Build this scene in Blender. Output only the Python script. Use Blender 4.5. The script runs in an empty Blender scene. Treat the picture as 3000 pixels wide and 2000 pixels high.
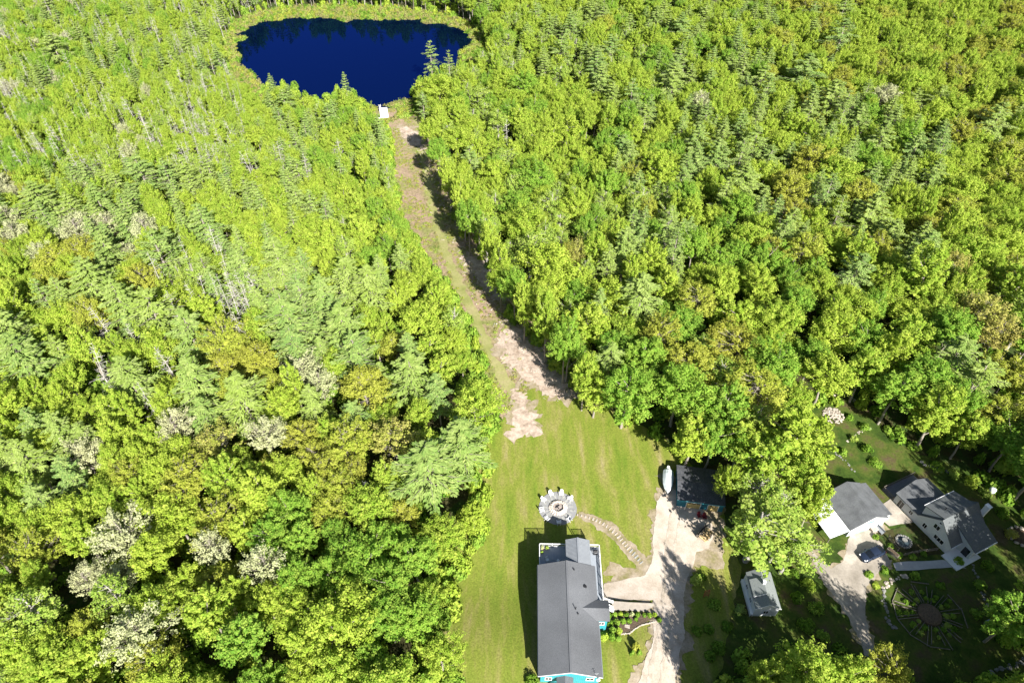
import bpy, math, random, bmesh
import numpy as np
from mathutils import Vector, Matrix, noise
from mathutils.geometry import delaunay_2d_cdt, intersect_point_tri_2d
D = bpy.data
sc = bpy.context.scene
R = math.radians
rnd = random.Random(7)

# ------------------------------------------------------------------ camera, sky, sun, exposure
FPX, PITCH, CAMZ = 1950.0, R(44), 115.0          # focal length in photo pixels (3000 wide), downward pitch, height of the drone
cam = D.cameras.new('camera'); cam.sensor_width = 36; cam.lens = FPX / 3000 * 36
cam.clip_start = 1; cam.clip_end = 5000
co = D.objects.new('camera', cam); sc.collection.objects.link(co)
co.location = (0, 0, CAMZ); co.rotation_euler = (R(90) - PITCH, 0, 0); sc.camera = co
SUN_EL, SUN_AZ = 36.3, 156.3                     # the sun stands behind the camera, to its right
w = D.worlds.new('World'); sc.world = w; w.use_nodes = True
nt = w.node_tree; sky = nt.nodes.new('ShaderNodeTexSky'); sky.sky_type = 'NISHITA'; sky.sun_disc = False
sky.sun_elevation = R(SUN_EL); sky.sun_rotation = R(SUN_AZ)
bg = nt.nodes['Background']; nt.links.new(sky.outputs[0], bg.inputs[0]); bg.inputs[1].default_value = 0.05
sl = D.lights.new('sun', 'SUN'); sl.energy = 5.0; sl.angle = R(0.5); sl.color = (1, 0.965, 0.9)
so = D.objects.new('sun', sl); sc.collection.objects.link(so); so.location = (60, -120, 150)
sdir = Vector((math.sin(R(SUN_AZ)) * math.cos(R(SUN_EL)), math.cos(R(SUN_AZ)) * math.cos(R(SUN_EL)), math.sin(R(SUN_EL))))
so.rotation_euler = sdir.to_track_quat('Z', 'Y').to_euler()
sc.view_settings.view_transform = 'Standard'; sc.view_settings.look = 'None'
sc.view_settings.exposure = 1.5; sc.view_settings.gamma = 1
sc.cycles.max_bounces = 5; sc.cycles.diffuse_bounces = 3; sc.cycles.transmission_bounces = 3; sc.cycles.transparent_max_bounces = 4

# ------------------------------------------------------------------ helpers
def sst(a):
    a = min(1.0, max(0.0, a)); return a * a * (3 - 2 * a)
def tz(x, y):                                     # lie of the land: a rise behind the blue house, a long fall to the pond
    return 2.7 * sst((58 - y) / 17) * sst((40 - x) / 26) - 5.0 * sst((y - 92) / 140)
ST, CT = math.sin(PITCH), math.cos(PITCH)
def gp(px, py, z=0.0):
    v = (py - 1000) / FPX; dz = -(ST + v * CT); t = (z - CAMZ) / dz
    return Vector(((px - 1500) / FPX * t, (CT - v * ST) * t, z))
def gt(px, py, h=0.0):                            # the spot on the land (plus h) seen at a photo pixel
    z = 0.0
    for _ in range(12):
        p = gp(px, py, z + h); z = tz(p.x, p.y)
    return Vector((p.x, p.y, z + h))
def pj(x, y, z):
    z -= CAMZ; d = y * CT - z * ST
    return 1500 + FPX * x / d, 1000 - FPX * (y * ST + z * CT) / d, d
KV = 3000 / 2352
def gv(vx, vy, h=0.0): return gt(vx * KV, vy * KV, h)

def tag(o, label=None, cat=None, group=None, kind=None):
    if label: o['label'] = label
    if cat: o['category'] = cat
    if group: o['group'] = group
    if kind: o['kind'] = kind
    return o
def empty(name, loc, rz=0, label=None, cat=None, group=None):
    o = D.objects.new(name, None); sc.collection.objects.link(o); o.location = loc; o.rotation_euler = (0, 0, rz)
    o.empty_display_size = 0.3
    return tag(o, label, cat, group)
class MB:
    def __init__(s): s.v = []; s.f = []; s.m = []
    def add(s, vs, fs, m=0):
        b = len(s.v); s.v += [tuple(v) for v in vs]; s.f += [tuple(b + i for i in f) for f in fs]; s.m += [m] * len(fs); return s
    def box(s, c, sz, rz=0, m=0, rx=0, ry=0):
        M = Matrix.Translation(c) @ Matrix.Rotation(rz, 4, 'Z') @ Matrix.Rotation(ry, 4, 'Y') @ Matrix.Rotation(rx, 4, 'X')
        x, y, z = sz[0] / 2, sz[1] / 2, sz[2] / 2
        vs = [M @ Vector((a, b, c2)) for a in (-x, x) for b in (-y, y) for c2 in (-z, z)]
        return s.add(vs, [(0, 1, 3, 2), (4, 6, 7, 5), (0, 4, 5, 1), (2, 3, 7, 6), (0, 2, 6, 4), (1, 5, 7, 3)], m)
    def span(s, x0, x1, y0, y1, z0, z1, m=0): return s.box(((x0 + x1) / 2, (y0 + y1) / 2, (z0 + z1) / 2), (x1 - x0, y1 - y0, z1 - z0), m=m)
    def bar(s, p, q, w, h=None, m=0):
        p, q = Vector(p), Vector(q); h = h or w; d = (q - p)
        X = d.normalized(); U = Vector((0, 0, 1)) if abs(X.z) < .95 else Vector((0, 1, 0))
        Y = U.cross(X).normalized(); Z = X.cross(Y)
        vs = [e + Y * a * w / 2 + Z * b * h / 2 for e in (p, q) for a in (-1, 1) for b in (-1, 1)]
        return s.add(vs, [(0, 1, 3, 2), (4, 6, 7, 5), (0, 4, 5, 1), (2, 3, 7, 6), (0, 2, 6, 4), (1, 5, 7, 3)], m)
    def tube(s, pts, rad, n=8, m=0, cap=True):
        vs = []; k = len(pts)
        for i, p in enumerate(pts):
            p = Vector(p); d = Vector(pts[min(i + 1, k - 1)]) - Vector(pts[max(i - 1, 0)])
            d = d.normalized() if d.length > 1e-6 else Vector((0, 0, 1))
            a = d.orthogonal().normalized(); b = d.cross(a)
            if abs(d.z) > .9: a = Vector((1, 0, 0)); a = (a - d * a.dot(d)).normalized(); b = d.cross(a)
            r = rad[i] if hasattr(rad, '__len__') else rad
            vs += [p + (a * math.cos(2 * math.pi * j / n) + b * math.sin(2 * math.pi * j / n)) * r for j in range(n)]
        fs = [(i * n + j, i * n + (j + 1) % n, (i + 1) * n + (j + 1) % n, (i + 1) * n + j) for i in range(k - 1) for j in range(n)]
        if cap: fs += [tuple(range(n))[::-1], tuple((k - 1) * n + j for j in range(n))]
        return s.add(vs, fs, m)
    def prism(s, poly, d, m=0):                   # polygon in 3-D pushed along d
        n = len(poly); p = [Vector(q) for q in poly]; d = Vector(d)
        return s.add(p + [q + d for q in p], [tuple(range(n))[::-1], tuple(range(n, 2 * n))] + [(i, (i + 1) % n, n + (i + 1) % n, n + i) for i in range(n)], m)
    def slab(s, quad, t, m=0): return s.prism(quad, (0, 0, t), m)
    def rock(s, c, r, seed, m=0, flat=.6):
        q = random.Random(seed); bm = bmesh.new(); bmesh.ops.create_icosphere(bm, subdivisions=1, radius=1)
        sx, sy, sz = r * q.uniform(.75, 1.25), r * q.uniform(.75, 1.25), r * flat * q.uniform(.8, 1.2); a = q.uniform(0, 6.3)
        vs = []
        for v in bm.verts:
            k = q.uniform(.8, 1.12); x, y, z = v.co.x * sx * k, v.co.y * sy * k, v.co.z * sz * k
            vs.append((c[0] + x * math.cos(a) - y * math.sin(a), c[1] + x * math.sin(a) + y * math.cos(a), c[2] + z))
        fs = [tuple(v.index for v in f.verts) for f in bm.faces]; bm.free()
        return s.add(vs, fs, m)
    def build(s, name, mats, parent=None, loc=None, smooth=False, label=None):
        me = D.meshes.new(name); me.from_pydata(s.v, [], s.f); me.update()
        bm = bmesh.new(); bm.from_mesh(me); bmesh.ops.recalc_face_normals(bm, faces=bm.faces); bm.to_mesh(me); bm.free()
        for mt in (mats if isinstance(mats, (list, tuple)) else [mats]): me.materials.append(mt)
        me.polygons.foreach_set('material_index', s.m)
        if smooth: me.polygons.foreach_set('use_smooth', [True] * len(me.polygons))
        o = D.objects.new(name, me); sc.collection.objects.link(o)
        if parent: o.parent = parent
        if loc is not None: o.location = loc
        if label: o['label'] = label
        return o
def copy_tree(o, parent=None):
    c = o.copy(); sc.collection.objects.link(c); c.parent = parent
    for ch in o.children: copy_tree(ch, c)
    return c

# ------------------------------------------------------------------ materials
def mat(name, col, rough=.7, var=.12, scale=3.0, col2=None, stretch=(1, 1, 1), metal=0, bump=0, scale2=None, spec=.3, detail=4):
    m = D.materials.new(name); m.use_nodes = True; n = m.node_tree.nodes; l = m.node_tree.links; b = n['Principled BSDF']
    b.inputs['Roughness'].default_value = rough; b.inputs['Metallic'].default_value = metal; b.inputs['Specular IOR Level'].default_value = spec
    tc = n.new('ShaderNodeTexCoord'); mp = n.new('ShaderNodeMapping'); mp.inputs['Scale'].default_value = stretch
    l.new(tc.outputs['Object'], mp.inputs[0])
    nz = n.new('ShaderNodeTexNoise'); nz.inputs['Scale'].default_value = scale; nz.inputs['Detail'].default_value = detail; nz.inputs['Roughness'].default_value = .65
    l.new(mp.outputs[0], nz.inputs[0])
    cr = n.new('ShaderNodeValToRGB'); cr.color_ramp.elements[0].position = .32; cr.color_ramp.elements[1].position = .68
    col = tuple(c * .86 for c in col); col2 = tuple(c * .86 for c in col2) if col2 else None
    c2 = col2 or tuple(min(1, c * (1 + var)) for c in col); c1 = col if col2 else tuple(c * (1 - var) for c in col)
    cr.color_ramp.elements[0].color = (*c1, 1); cr.color_ramp.elements[1].color = (*c2, 1)
    l.new(nz.outputs[0], cr.inputs[0]); out = cr.outputs[0]
    if scale2:
        n2 = n.new('ShaderNodeTexNoise'); n2.inputs['Scale'].default_value = scale2; n2.inputs['Detail'].default_value = 3; l.new(tc.outputs['Object'], n2.inputs[0])
        mr = n.new('ShaderNodeMapRange'); mr.inputs[1].default_value = .3; mr.inputs[2].default_value = .7; mr.inputs[3].default_value = .75; mr.inputs[4].default_value = 1.2; l.new(n2.outputs[0], mr.inputs[0])
        mx = n.new('ShaderNodeVectorMath'); mx.operation = 'SCALE'; l.new(out, mx.inputs[0]); l.new(mr.outputs[0], mx.inputs['Scale']); out = mx.outputs[0]
    l.new(out, b.inputs['Base Color'])
    if bump:
        bp = n.new('ShaderNodeBump'); bp.inputs['Strength'].default_value = bump; bp.inputs['Distance'].default_value = .05; l.new(nz.outputs[0], bp.inputs['Height']); l.new(bp.outputs[0], b.inputs['Normal'])
    return m
def multi(name, stops, scale, fine, rough=.95, fvar=(.7, 1.3), bump=.3, stretch=(1, 1, 1), warp=0.0):
    """ground cover: broad patches through a ramp of several colours, times fine grain"""
    m = D.materials.new(name); m.use_nodes = True; n = m.node_tree.nodes; l = m.node_tree.links; b = n['Principled BSDF']
    b.inputs['Roughness'].default_value = rough; b.inputs['Specular IOR Level'].default_value = .1
    tc = n.new('ShaderNodeTexCoord'); mp = n.new('ShaderNodeMapping'); mp.inputs['Scale'].default_value = stretch; l.new(tc.outputs['Object'], mp.inputs[0])
    nz = n.new('ShaderNodeTexNoise'); nz.inputs['Scale'].default_value = scale; nz.inputs['Detail'].default_value = 7; nz.inputs['Roughness'].default_value = .62; nz.inputs['Distortion'].default_value = warp
    l.new(mp.outputs[0], nz.inputs[0])
    cr = n.new('ShaderNodeValToRGB'); e = cr.color_ramp.elements
    while len(e) < len(stops): e.new(.5)
    for i, (p, c) in enumerate(stops): e[i].position = p; e[i].color = (*(q * .85 for q in c), 1)
    l.new(nz.outputs[0], cr.inputs[0])
    n2 = n.new('ShaderNodeTexNoise'); n2.inputs['Scale'].default_value = fine; n2.inputs['Detail'].default_value = 4; n2.inputs['Roughness'].default_value = .7; l.new(tc.outputs['Object'], n2.inputs[0])
    mr = n.new('ShaderNodeMapRange'); mr.inputs[1].default_value = .3; mr.inputs[2].default_value = .7; mr.inputs[3].default_value = fvar[0]; mr.inputs[4].default_value = fvar[1]; l.new(n2.outputs[0], mr.inputs[0])
    mx = n.new('ShaderNodeVectorMath'); mx.operation = 'SCALE'; l.new(cr.outputs[0], mx.inputs[0]); l.new(mr.outputs[0], mx.inputs['Scale'])
    l.new(mx.outputs[0], b.inputs['Base Color'])
    bp = n.new('ShaderNodeBump'); bp.inputs['Strength'].default_value = bump; bp.inputs['Distance'].default_value = .12; l.new(n2.outputs[0], bp.inputs['Height']); l.new(bp.outputs[0], b.inputs['Normal'])
    return m
def leafmat(name, ca, cb, tip, trans=.28):
    """leaf colour: differs from tree to tree (ca..cb), from sprig to sprig (attribute 'sprig' towards tip)"""
    m = D.materials.new(name); m.use_nodes = True; n = m.node_tree.nodes; l = m.node_tree.links; n.remove(n['Principled BSDF'])
    oi = n.new('ShaderNodeObjectInfo'); mx = n.new('ShaderNodeMix'); mx.data_type = 'RGBA'; l.new(oi.outputs['Random'], mx.inputs[0]); mx.inputs[6].default_value = (*ca, 1); mx.inputs[7].default_value = (*cb, 1)
    at = n.new('ShaderNodeAttribute'); at.attribute_name = 'sprig'
    m2 = n.new('ShaderNodeMix'); m2.data_type = 'RGBA'; l.new(at.outputs['Fac'], m2.inputs[0]); l.new(mx.outputs[2], m2.inputs[6]); m2.inputs[7].default_value = (*tip, 1)
    df = n.new('ShaderNodeBsdfDiffuse'); tr = n.new('ShaderNodeBsdfTranslucent'); ms = n.new('ShaderNodeMixShader'); ms.inputs[0].default_value = trans
    l.new(m2.outputs[2], df.inputs[0]); l.new(m2.outputs[2], tr.inputs[0]); l.new(df.outputs[0], ms.inputs[1]); l.new(tr.outputs[0], ms.inputs[2])
    l.new(ms.outputs[0], n['Material Output'].inputs[0])
    return m
M = {}
M['litter'] = multi('leaf_litter', [(.3, (.03, .035, .012)), (.45, (.06, .055, .022)), (.58, (.04, .075, .015)), (.72, (.11, .09, .05))], .25, 2.2)
M['lawn'] = multi('lawn_grass', [(.28, (.10, .165, .016)), (.40, (.15, .195, .026)), (.50, (.175, .205, .033)), (.60, (.225, .22, .06)), (.74, (.29, .25, .12))], .19, 3.6, fvar=(.66, 1.32), bump=.2, stretch=(2.0, .42, 1), warp=.25)
M['shadelawn'] = multi('shade_darkened_lawn_grass', [(.30, (.02, .035, .008)), (.44, (.045, .08, .012)), (.54, (.08, .10, .02)), (.64, (.09, .07, .035)), (.76, (.15, .12, .07))], .22, 2.4, fvar=(.75, 1.25))  # side lawn colours darkened, so the deep tree shade is partly painted in
M['sand'] = multi('sandy_gravel', [(.28, (.33, .27, .205)), (.42, (.43, .365, .295)), (.55, (.50, .43, .36)), (.7, (.54, .475, .41))], .35, 4.5, fvar=(.85, 1.15), bump=.12)
M['drive2'] = multi('worn_gravel', [(.3, (.24, .21, .17)), (.5, (.34, .30, .25)), (.66, (.47, .42, .35))], .25, 3, fvar=(.88, 1.12), bump=.15)
M['rut'] = multi('packed_gravel', [(.3, (.30, .25, .19)), (.5, (.42, .36, .29)), (.7, (.50, .44, .37))], .8, 4, fvar=(.85, 1.15), bump=.1)
M['worn'] = multi('bare_earth', [(.3, (.18, .17, .06)), (.48, (.28, .23, .15)), (.7, (.38, .32, .25))], .5, 2.5, fvar=(.8, 1.2))
M['brush'] = multi('clearing_scrub', [(.3, (.13, .17, .035)), (.43, (.22, .22, .08)), (.52, (.28, .22, .13)), (.62, (.32, .23, .17)), (.74, (.22, .24, .07))], .10, 1.4, fvar=(.6, 1.35), bump=.5, warp=.5)
M['chips'] = multi('pale_wood_chips', [(.3, (.27, .20, .15)), (.5, (.44, .35, .28)), (.7, (.55, .46, .38))], .5, 1.8, fvar=(.7, 1.2), bump=.3)
M['marsh'] = multi('marsh_sedge', [(.3, (.14, .14, .05)), (.45, (.21, .20, .07)), (.6, (.27, .24, .12)), (.72, (.18, .21, .07))], .12, 1.1, fvar=(.65, 1.3), bump=.5)
M['track'] = multi('mown_track', [(.3, (.19, .21, .06)), (.5, (.27, .27, .10)), (.7, (.33, .29, .15))], .2, 1.8, fvar=(.85, 1.15))
M['shingle'] = mat('grey_shingles', (.09, .094, .102), .9, scale=6, col2=(.15, .155, .165), stretch=(2.5, .9, 1), bump=.15, scale2=.12)
M['shingle2'] = mat('dark_shingles', (.10, .107, .115), .9, scale=6, col2=(.15, .155, .16), bump=.15, scale2=.6)
M['shingle3'] = mat('weathered_shade_darkened_shingles', (.08, .09, .095), .9, scale=3, col2=(.145, .155, .155), stretch=(.9, 7, 1), bump=.15)  # weathered white-house roof, its tone lowered to paint in the tree shade
M['shingle4'] = mat('pale_weathered_shingles', (.15, .165, .165), .9, scale=5, col2=(.26, .28, .27), stretch=(.9, 3, 1), bump=.15)
M['blackroof'] = mat('charcoal_shingles', (.045, .05, .06), .9, scale=4, col2=(.11, .11, .12), bump=.15, scale2=.7)
M['metalroof'] = mat('grey_metal_roofing', (.24, .255, .275), .45, var=.06, scale=1.2, metal=.1)
M['whitemetal'] = mat('white_metal_roofing', (.74, .75, .76), .45, var=.04)
M['teal'] = mat('teal_siding', (.045, .30, .34), .6, var=.08, scale=1.5)
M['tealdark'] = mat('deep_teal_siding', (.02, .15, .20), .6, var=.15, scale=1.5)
M['white'] = mat('white_paint', (.78, .78, .77), .5, var=.04, scale=2)
M['siding'] = mat('white_clapboard', (.66, .68, .69), .55, scale=1.0, col2=(.56, .58, .60), stretch=(.4, .4, 9))
M['vinyl'] = mat('white_vinyl', (.8, .8, .8), .35, var=.03)
M['deck'] = mat('grey_decking', (.26, .29, .33), .6, scale=2, col2=(.32, .35, .39), stretch=(9, .5, 1))
M['wooddeck'] = mat('weathered_boards', (.16, .15, .17), .8, scale=1.5, col2=(.26, .24, .26), stretch=(.6, 8, 1))
M['glass'] = mat('window_glass', (.01, .013, .018), .08, var=.2, spec=.6)
M['mint'] = mat('mint_paint', (.20, .42, .35), .5, var=.06)
M['concrete'] = mat('pale_concrete', (.33, .29, .245), .85, var=.12, scale=1.6, bump=.1)
M['walkc'] = mat('light_concrete', (.40, .40, .40), .85, var=.10, scale=1.3, bump=.1)
M['slate'] = mat('patio_gravel', (.20, .20, .205), .9, scale=9, col2=(.28, .28, .28), bump=.3)
M['paver'] = mat('paver_stone', (.30, .30, .28), .85, var=.25, scale=2)
M['stone'] = mat('pale_fieldstone', (.30, .25, .20), .85, scale=1.5, col2=(.52, .46, .40), bump=.3)
M['grey_stone'] = mat('grey_fieldstone', (.12, .12, .11), .9, scale=1.5, col2=(.28, .27, .25), bump=.3)
M['firestone'] = mat('pale_fire_stone', (.42, .36, .30), .85, scale=1.5, col2=(.66, .58, .50), bump=.3)
M['ash'] = mat('fire_ash', (.22, .19, .17), .95, scale=3, col2=(.38, .32, .28))
M['plywood'] = mat('plywood', (.42, .31, .11), .7, scale=1.2, col2=(.55, .42, .18), stretch=(4, 1, .5))
M['firewood'] = mat('split_firewood', (.42, .29, .13), .85, scale=3, col2=(.62, .48, .27))
M['oldwood'] = mat('weathered_timber', (.13, .11, .09), .9, scale=3, col2=(.26, .23, .19), stretch=(1, 1, 3))
M['black'] = mat('black_metal', (.02, .02, .022), .45, var=.2)
M['steel'] = mat('galvanised_steel', (.4, .41, .42), .4, var=.08, metal=.6)
M['red'] = mat('red_paint', (.18, .01, .02), .5, var=.2)
M['rust'] = mat('rusty_iron', (.25, .06, .03), .8, scale=5, col2=(.38, .11, .06))
M['shrink'] = mat('white_shrink_wrap', (.70, .74, .77), .35, var=.05, scale=1.2, bump=.25)
M['terracotta'] = mat('terracotta', (.35, .14, .07), .8, var=.2)
M['soil'] = mat('garden_soil', (.05, .035, .022), .95, scale=3, col2=(.12, .08, .05), bump=.4)
M['mulch'] = mat('bark_mulch', (.07, .05, .035), .95, scale=4, col2=(.17, .12, .08), bump=.4)
M['bark'] = mat('grey_bark', (.20, .17, .14), .95, scale=2, col2=(.36, .32, .27), stretch=(4, 4, .7))
M['palebark'] = mat('pale_bark', (.27, .25, .21), .9, scale=2, col2=(.46, .43, .38), stretch=(3, 3, .7))
M['deadwood'] = mat('bleached_deadwood', (.34, .32, .28), .9, scale=2, col2=(.56, .53, .48), stretch=(3, 3, .5))
M['carpaint'] = mat('slate_blue_paint', (.02, .03, .055), .22, var=.03, metal=.15, spec=.5)
M['tyre'] = mat('tyre_rubber', (.02, .02, .02), .85)
M['water2'] = mat('basin_water', (.05, .07, .08), .05, var=.1)
M['propane'] = mat('white_tank_paint', (.72, .74, .72), .4, var=.04)
# leaves
M['LM'] = leafmat('bright_leaves', (.295, .41, .042), (.205, .345, .034), (.51, .575, .105), .48)
M['LG'] = leafmat('green_leaves', (.20, .365, .042), (.145, .30, .036), (.38, .49, .085), .48)
M['LO'] = leafmat('olive_young_leaves', (.265, .335, .038), (.285, .30, .04), (.44, .45, .09), .42)
M['LC'] = leafmat('cream_buds', (.32, .36, .16), (.35, .355, .18), (.53, .54, .31), .3)
M['LY'] = leafmat('thin_spring_leaves', (.27, .395, .058), (.23, .365, .053), (.47, .54, .13), .46)
M['LP'] = leafmat('pine_needles', (.155, .27, .07), (.24, .33, .058), (.35, .43, .13), .3)
M['LR'] = leafmat('copper_young_leaves', (.33, .31, .07), (.27, .32, .05), (.48, .43, .14), .4)
M['LS'] = leafmat('shrub_leaves', (.07, .17, .018), (.13, .25, .028), (.25, .38, .05), .38)
M['LB'] = leafmat('scrub_leaves', (.17, .19, .05), (.27, .23, .10), (.34, .33, .12))

# ------------------------------------------------------------------ land
def V(*p): return [(x * 1.0, y * 1.0) for x, y in p]
def inpoly(x, y, P):
    c = False; j = len(P) - 1
    for i in range(len(P)):
        xi, yi = P[i]; xj, yj = P[j]
        if (yi > y) != (yj > y) and x < (xj - xi) * (y - yi) / (yj - yi) + xi: c = not c
        j = i
    return c
def ground():
    xs = list(np.arange(-420, 421, 3.0)); ys = list(np.arange(-20, 620, 3.0))
    xs = sorted(set(xs) | set(np.arange(-20, 120, 1.0))); ys = sorted(set(ys) | set(np.arange(20, 120, 1.0)))
    nx = len(xs); vs = []
    for y in ys:
        for x in xs:
            z = tz(x, y)
            px, py, d = pj(x, y, z)
            if 180 < y < 420 and inpoly(px / KV, py / KV, POND_V): z = -6.5
            vs.append((x, y, z))
    fs = [(j * nx + i, j * nx + i + 1, (j + 1) * nx + i + 1, (j + 1) * nx + i) for j in range(len(ys) - 1) for i in range(nx - 1)]
    m = MB(); m.add(vs, fs); o = m.build('ground', M['litter'], smooth=True); tag(o, kind='structure', label='leaf litter and moss on the forest floor')
POND_V = V((537, 82), (560, 66), (600, 50), (650, 42), (700, 38), (790, 42), (900, 44), (960, 43), (1010, 50), (1050, 62), (1080, 74), (1093, 92), (1086, 106), (1066, 122),
           (1062, 150), (1040, 180), (1000, 205), (960, 225), (925, 236), (898, 243), (884, 258), (868, 254), (850, 246), (800, 252), (740, 250), (690, 240), (640, 225), (612, 208), (590, 190), (570, 172), (548, 155), (542, 132), (536, 112), (540, 98))
ground()
def sheet(name, poly, dz, material, jit=.25, step=1.0, grid=4.0, zfix=None, seed=1, world=False, grow=0):
    """a sheet laid over the land: outline given as photo points on the land, edge roughened"""
    pts = [Vector((p[0], p[1])) if world else gv(*p).to_2d() for p in poly]
    out = []; sg = 1 if sum(a.x * b.y - b.x * a.y for a, b in zip(pts, pts[1:] + pts[:1])) < 0 else -1
    for i, a in enumerate(pts):
        b = pts[(i + 1) % len(pts)]; L = (b - a).length; n = max(1, int(L / step)); nrm = Vector((-(b - a).y, (b - a).x)).normalized() if L > 0 else Vector((0, 0))
        for k in range(n):
            p = a.lerp(b, k / n)
            q = noise.noise(Vector((p.x * .45, p.y * .45, seed * 3.1))) * jit * 1.6 + noise.noise(Vector((p.x * 1.7, p.y * 1.7, seed))) * jit * .9
            out.append(p + nrm * (q + grow * sg))
    n = len(out); P = [(p.x, p.y) for p in out]
    x0, x1 = min(p[0] for p in P), max(p[0] for p in P); y0, y1 = min(p[1] for p in P), max(p[1] for p in P)
    inner = [Vector((x, y)) for x in np.arange(x0 + grid / 2, x1, grid) for y in np.arange(y0 + grid / 2, y1, grid) if inpoly(x, y, P)]
    vs, es, fs, *_ = delaunay_2d_cdt(out + inner, [], [list(range(n))], 1, 1e-4)
    m = MB(); m.add([(v.x, v.y, (tz(v.x, v.y) + dz) if zfix is None else zfix) for v in vs], [tuple(f) for f in fs])
    o = m.build(name, material, smooth=True); tag(o, kind='structure')
    for p in o.data.polygons[:1]:
        if p.normal.z < 0: o.data.flip_normals()
    return o
MARSH_V = V((505, 110), (520, 60), (570, 35), (640, 20), (760, 12), (900, 18), (1030, 36), (1090, 60), (1118, 95), (1100, 150), (1080, 200), (1020, 240), (960, 262), (880, 285), (780, 280), (680, 265), (600, 232), (560, 200), (520, 160))
sheet('marsh', MARSH_V, .04, M['marsh'], 3, 4, 6)
PATH_V = V((895, 250), (940, 250), (1010, 300), (1040, 380), (1060, 440), (1090, 520), (1130, 590), (1180, 650), (1230, 740), (1290, 800), (1345, 880), (1360, 925), (1200, 1010), (1160, 1020), (1120, 1000), (1120, 900), (1090, 800), (1060, 730), (1010, 660), (960, 590), (920, 520), (890, 450), (880, 340))
sheet('clearing', PATH_V, .05, M['brush'], .8, 2, 4)
sheet('path', V((950, 270), (962, 272), (975, 330), (990, 420), (1012, 520), (1045, 610), (1090, 700), (1128, 790), (1160, 850), (1190, 900), (1180, 925), (1160, 900), (1140, 860), (1108, 800), (1070, 710), (1028, 620), (995, 525), (972, 420), (960, 330)), .08, M['track'], 1.0, 2, 4)
for i, q in enumerate([V((1140, 765), (1185, 745), (1235, 800), (1290, 870), (1330, 915), (1270, 905), (1215, 880), (1175, 850), (1150, 810)), V((1060, 590), (1105, 585), (1140, 640), (1165, 690), (1135, 690), (1100, 650)),
                       V((918, 292), (940, 290), (965, 320), (972, 345), (948, 335), (928, 315)), V((1185, 890), (1210, 930), (1240, 960), (1225, 1000), (1170, 1000), (1180, 950))]):
    sheet('bare_ground', q, .16, M['chips'], 1.7, .45, 3, seed=i + 4)
    sheet('bare_ground_fringe', q, .13, M['worn'], 2.2, .5, 3, seed=i + 40, grow=1.0)
LAWN_V = V((1180, 930), (1230, 880), (1300, 905), (1400, 940), (1520, 1000), (1600, 1080), (1640, 1130), (1700, 1300), (1640, 1600), (960, 1600), (970, 1440), (1010, 1330), (1060, 1240), (1075, 1130), (1100, 1060), (1125, 1000))
sheet('lawn', LAWN_V, .11, M['lawn'], .5, 1, 3)
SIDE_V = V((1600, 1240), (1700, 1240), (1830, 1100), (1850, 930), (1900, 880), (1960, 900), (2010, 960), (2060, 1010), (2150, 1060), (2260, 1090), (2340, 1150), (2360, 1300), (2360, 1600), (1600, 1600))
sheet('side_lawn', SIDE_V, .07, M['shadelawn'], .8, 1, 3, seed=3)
sheet('worn_ground', V((1385, 1330), (1400, 1290), (1440, 1300), (1480, 1310), (1500, 1240), (1500, 1180), (1520, 1120), (1500, 1090), (1530, 1085), (1660, 1150), (1660, 1300), (1580, 1300), (1560, 1400), (1500, 1380), (1400, 1375)), .14, M['worn'], .8, .6, 1.5, seed=9)
DRIVE_V = V((1506, 1150), (1540, 1120), (1610, 1165), (1640, 1215), (1628, 1258), (1600, 1268), (1590, 1300), (1572, 1360), (1572, 1440), (1560, 1520), (1548, 1600), (1455, 1600), (1480, 1530), (1496, 1470), (1503, 1420), (1500, 1376), (1440, 1378), (1388, 1372), (1388, 1340), (1440, 1330), (1478, 1322), (1496, 1290), (1500, 1230))
sheet('driveway_verge', DRIVE_V, .15, M['worn'], 1.2, .4, 2.5, seed=15, grow=.55)
sheet('driveway', DRIVE_V, .20, M['sand'], .22, .35, 1.5, seed=5)
D2_V = V((1862, 1262), (1890, 1290), (1908, 1305), (1935, 1290), (1950, 1240), (1985, 1185), (2020, 1190), (2045, 1265), (2050, 1290), (2010, 1320), (1990, 1350), (1985, 1400), (2000, 1460), (2012, 1500), (1988, 1505), (1960, 1440), (1930, 1390), (1895, 1340), (1868, 1295))
for off in (-.85, .85):
    C_ = [gv(*c).to_2d() for c in ((1500, 1590), (1513, 1500), (1531, 1420), (1536, 1340), (1540, 1250), (1552, 1180))]; A_, B_ = [], []
    for k in range(len(C_)):
        d_ = (C_[min(k + 1, 5)] - C_[max(k - 1, 0)]).normalized(); n_ = Vector((d_.y, -d_.x)); A_.append(C_[k] + n_ * (off - .22)); B_.append(C_[k] + n_ * (off + .22))
    sheet('tyre_track', [tuple(a) for a in A_ + B_[::-1]], .225, M['drive2'] if off > 9 else M['rut'], .28, .35, 1.5, seed=30 + int(off * 3), world=True)
sheet('driveway_verge', D2_V, .115, M['worn'], 1.0, .4, 2.5, seed=16, grow=.4)
sheet('driveway', D2_V, .13, M['drive2'], .25, .35, 2.5, seed=6)
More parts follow.
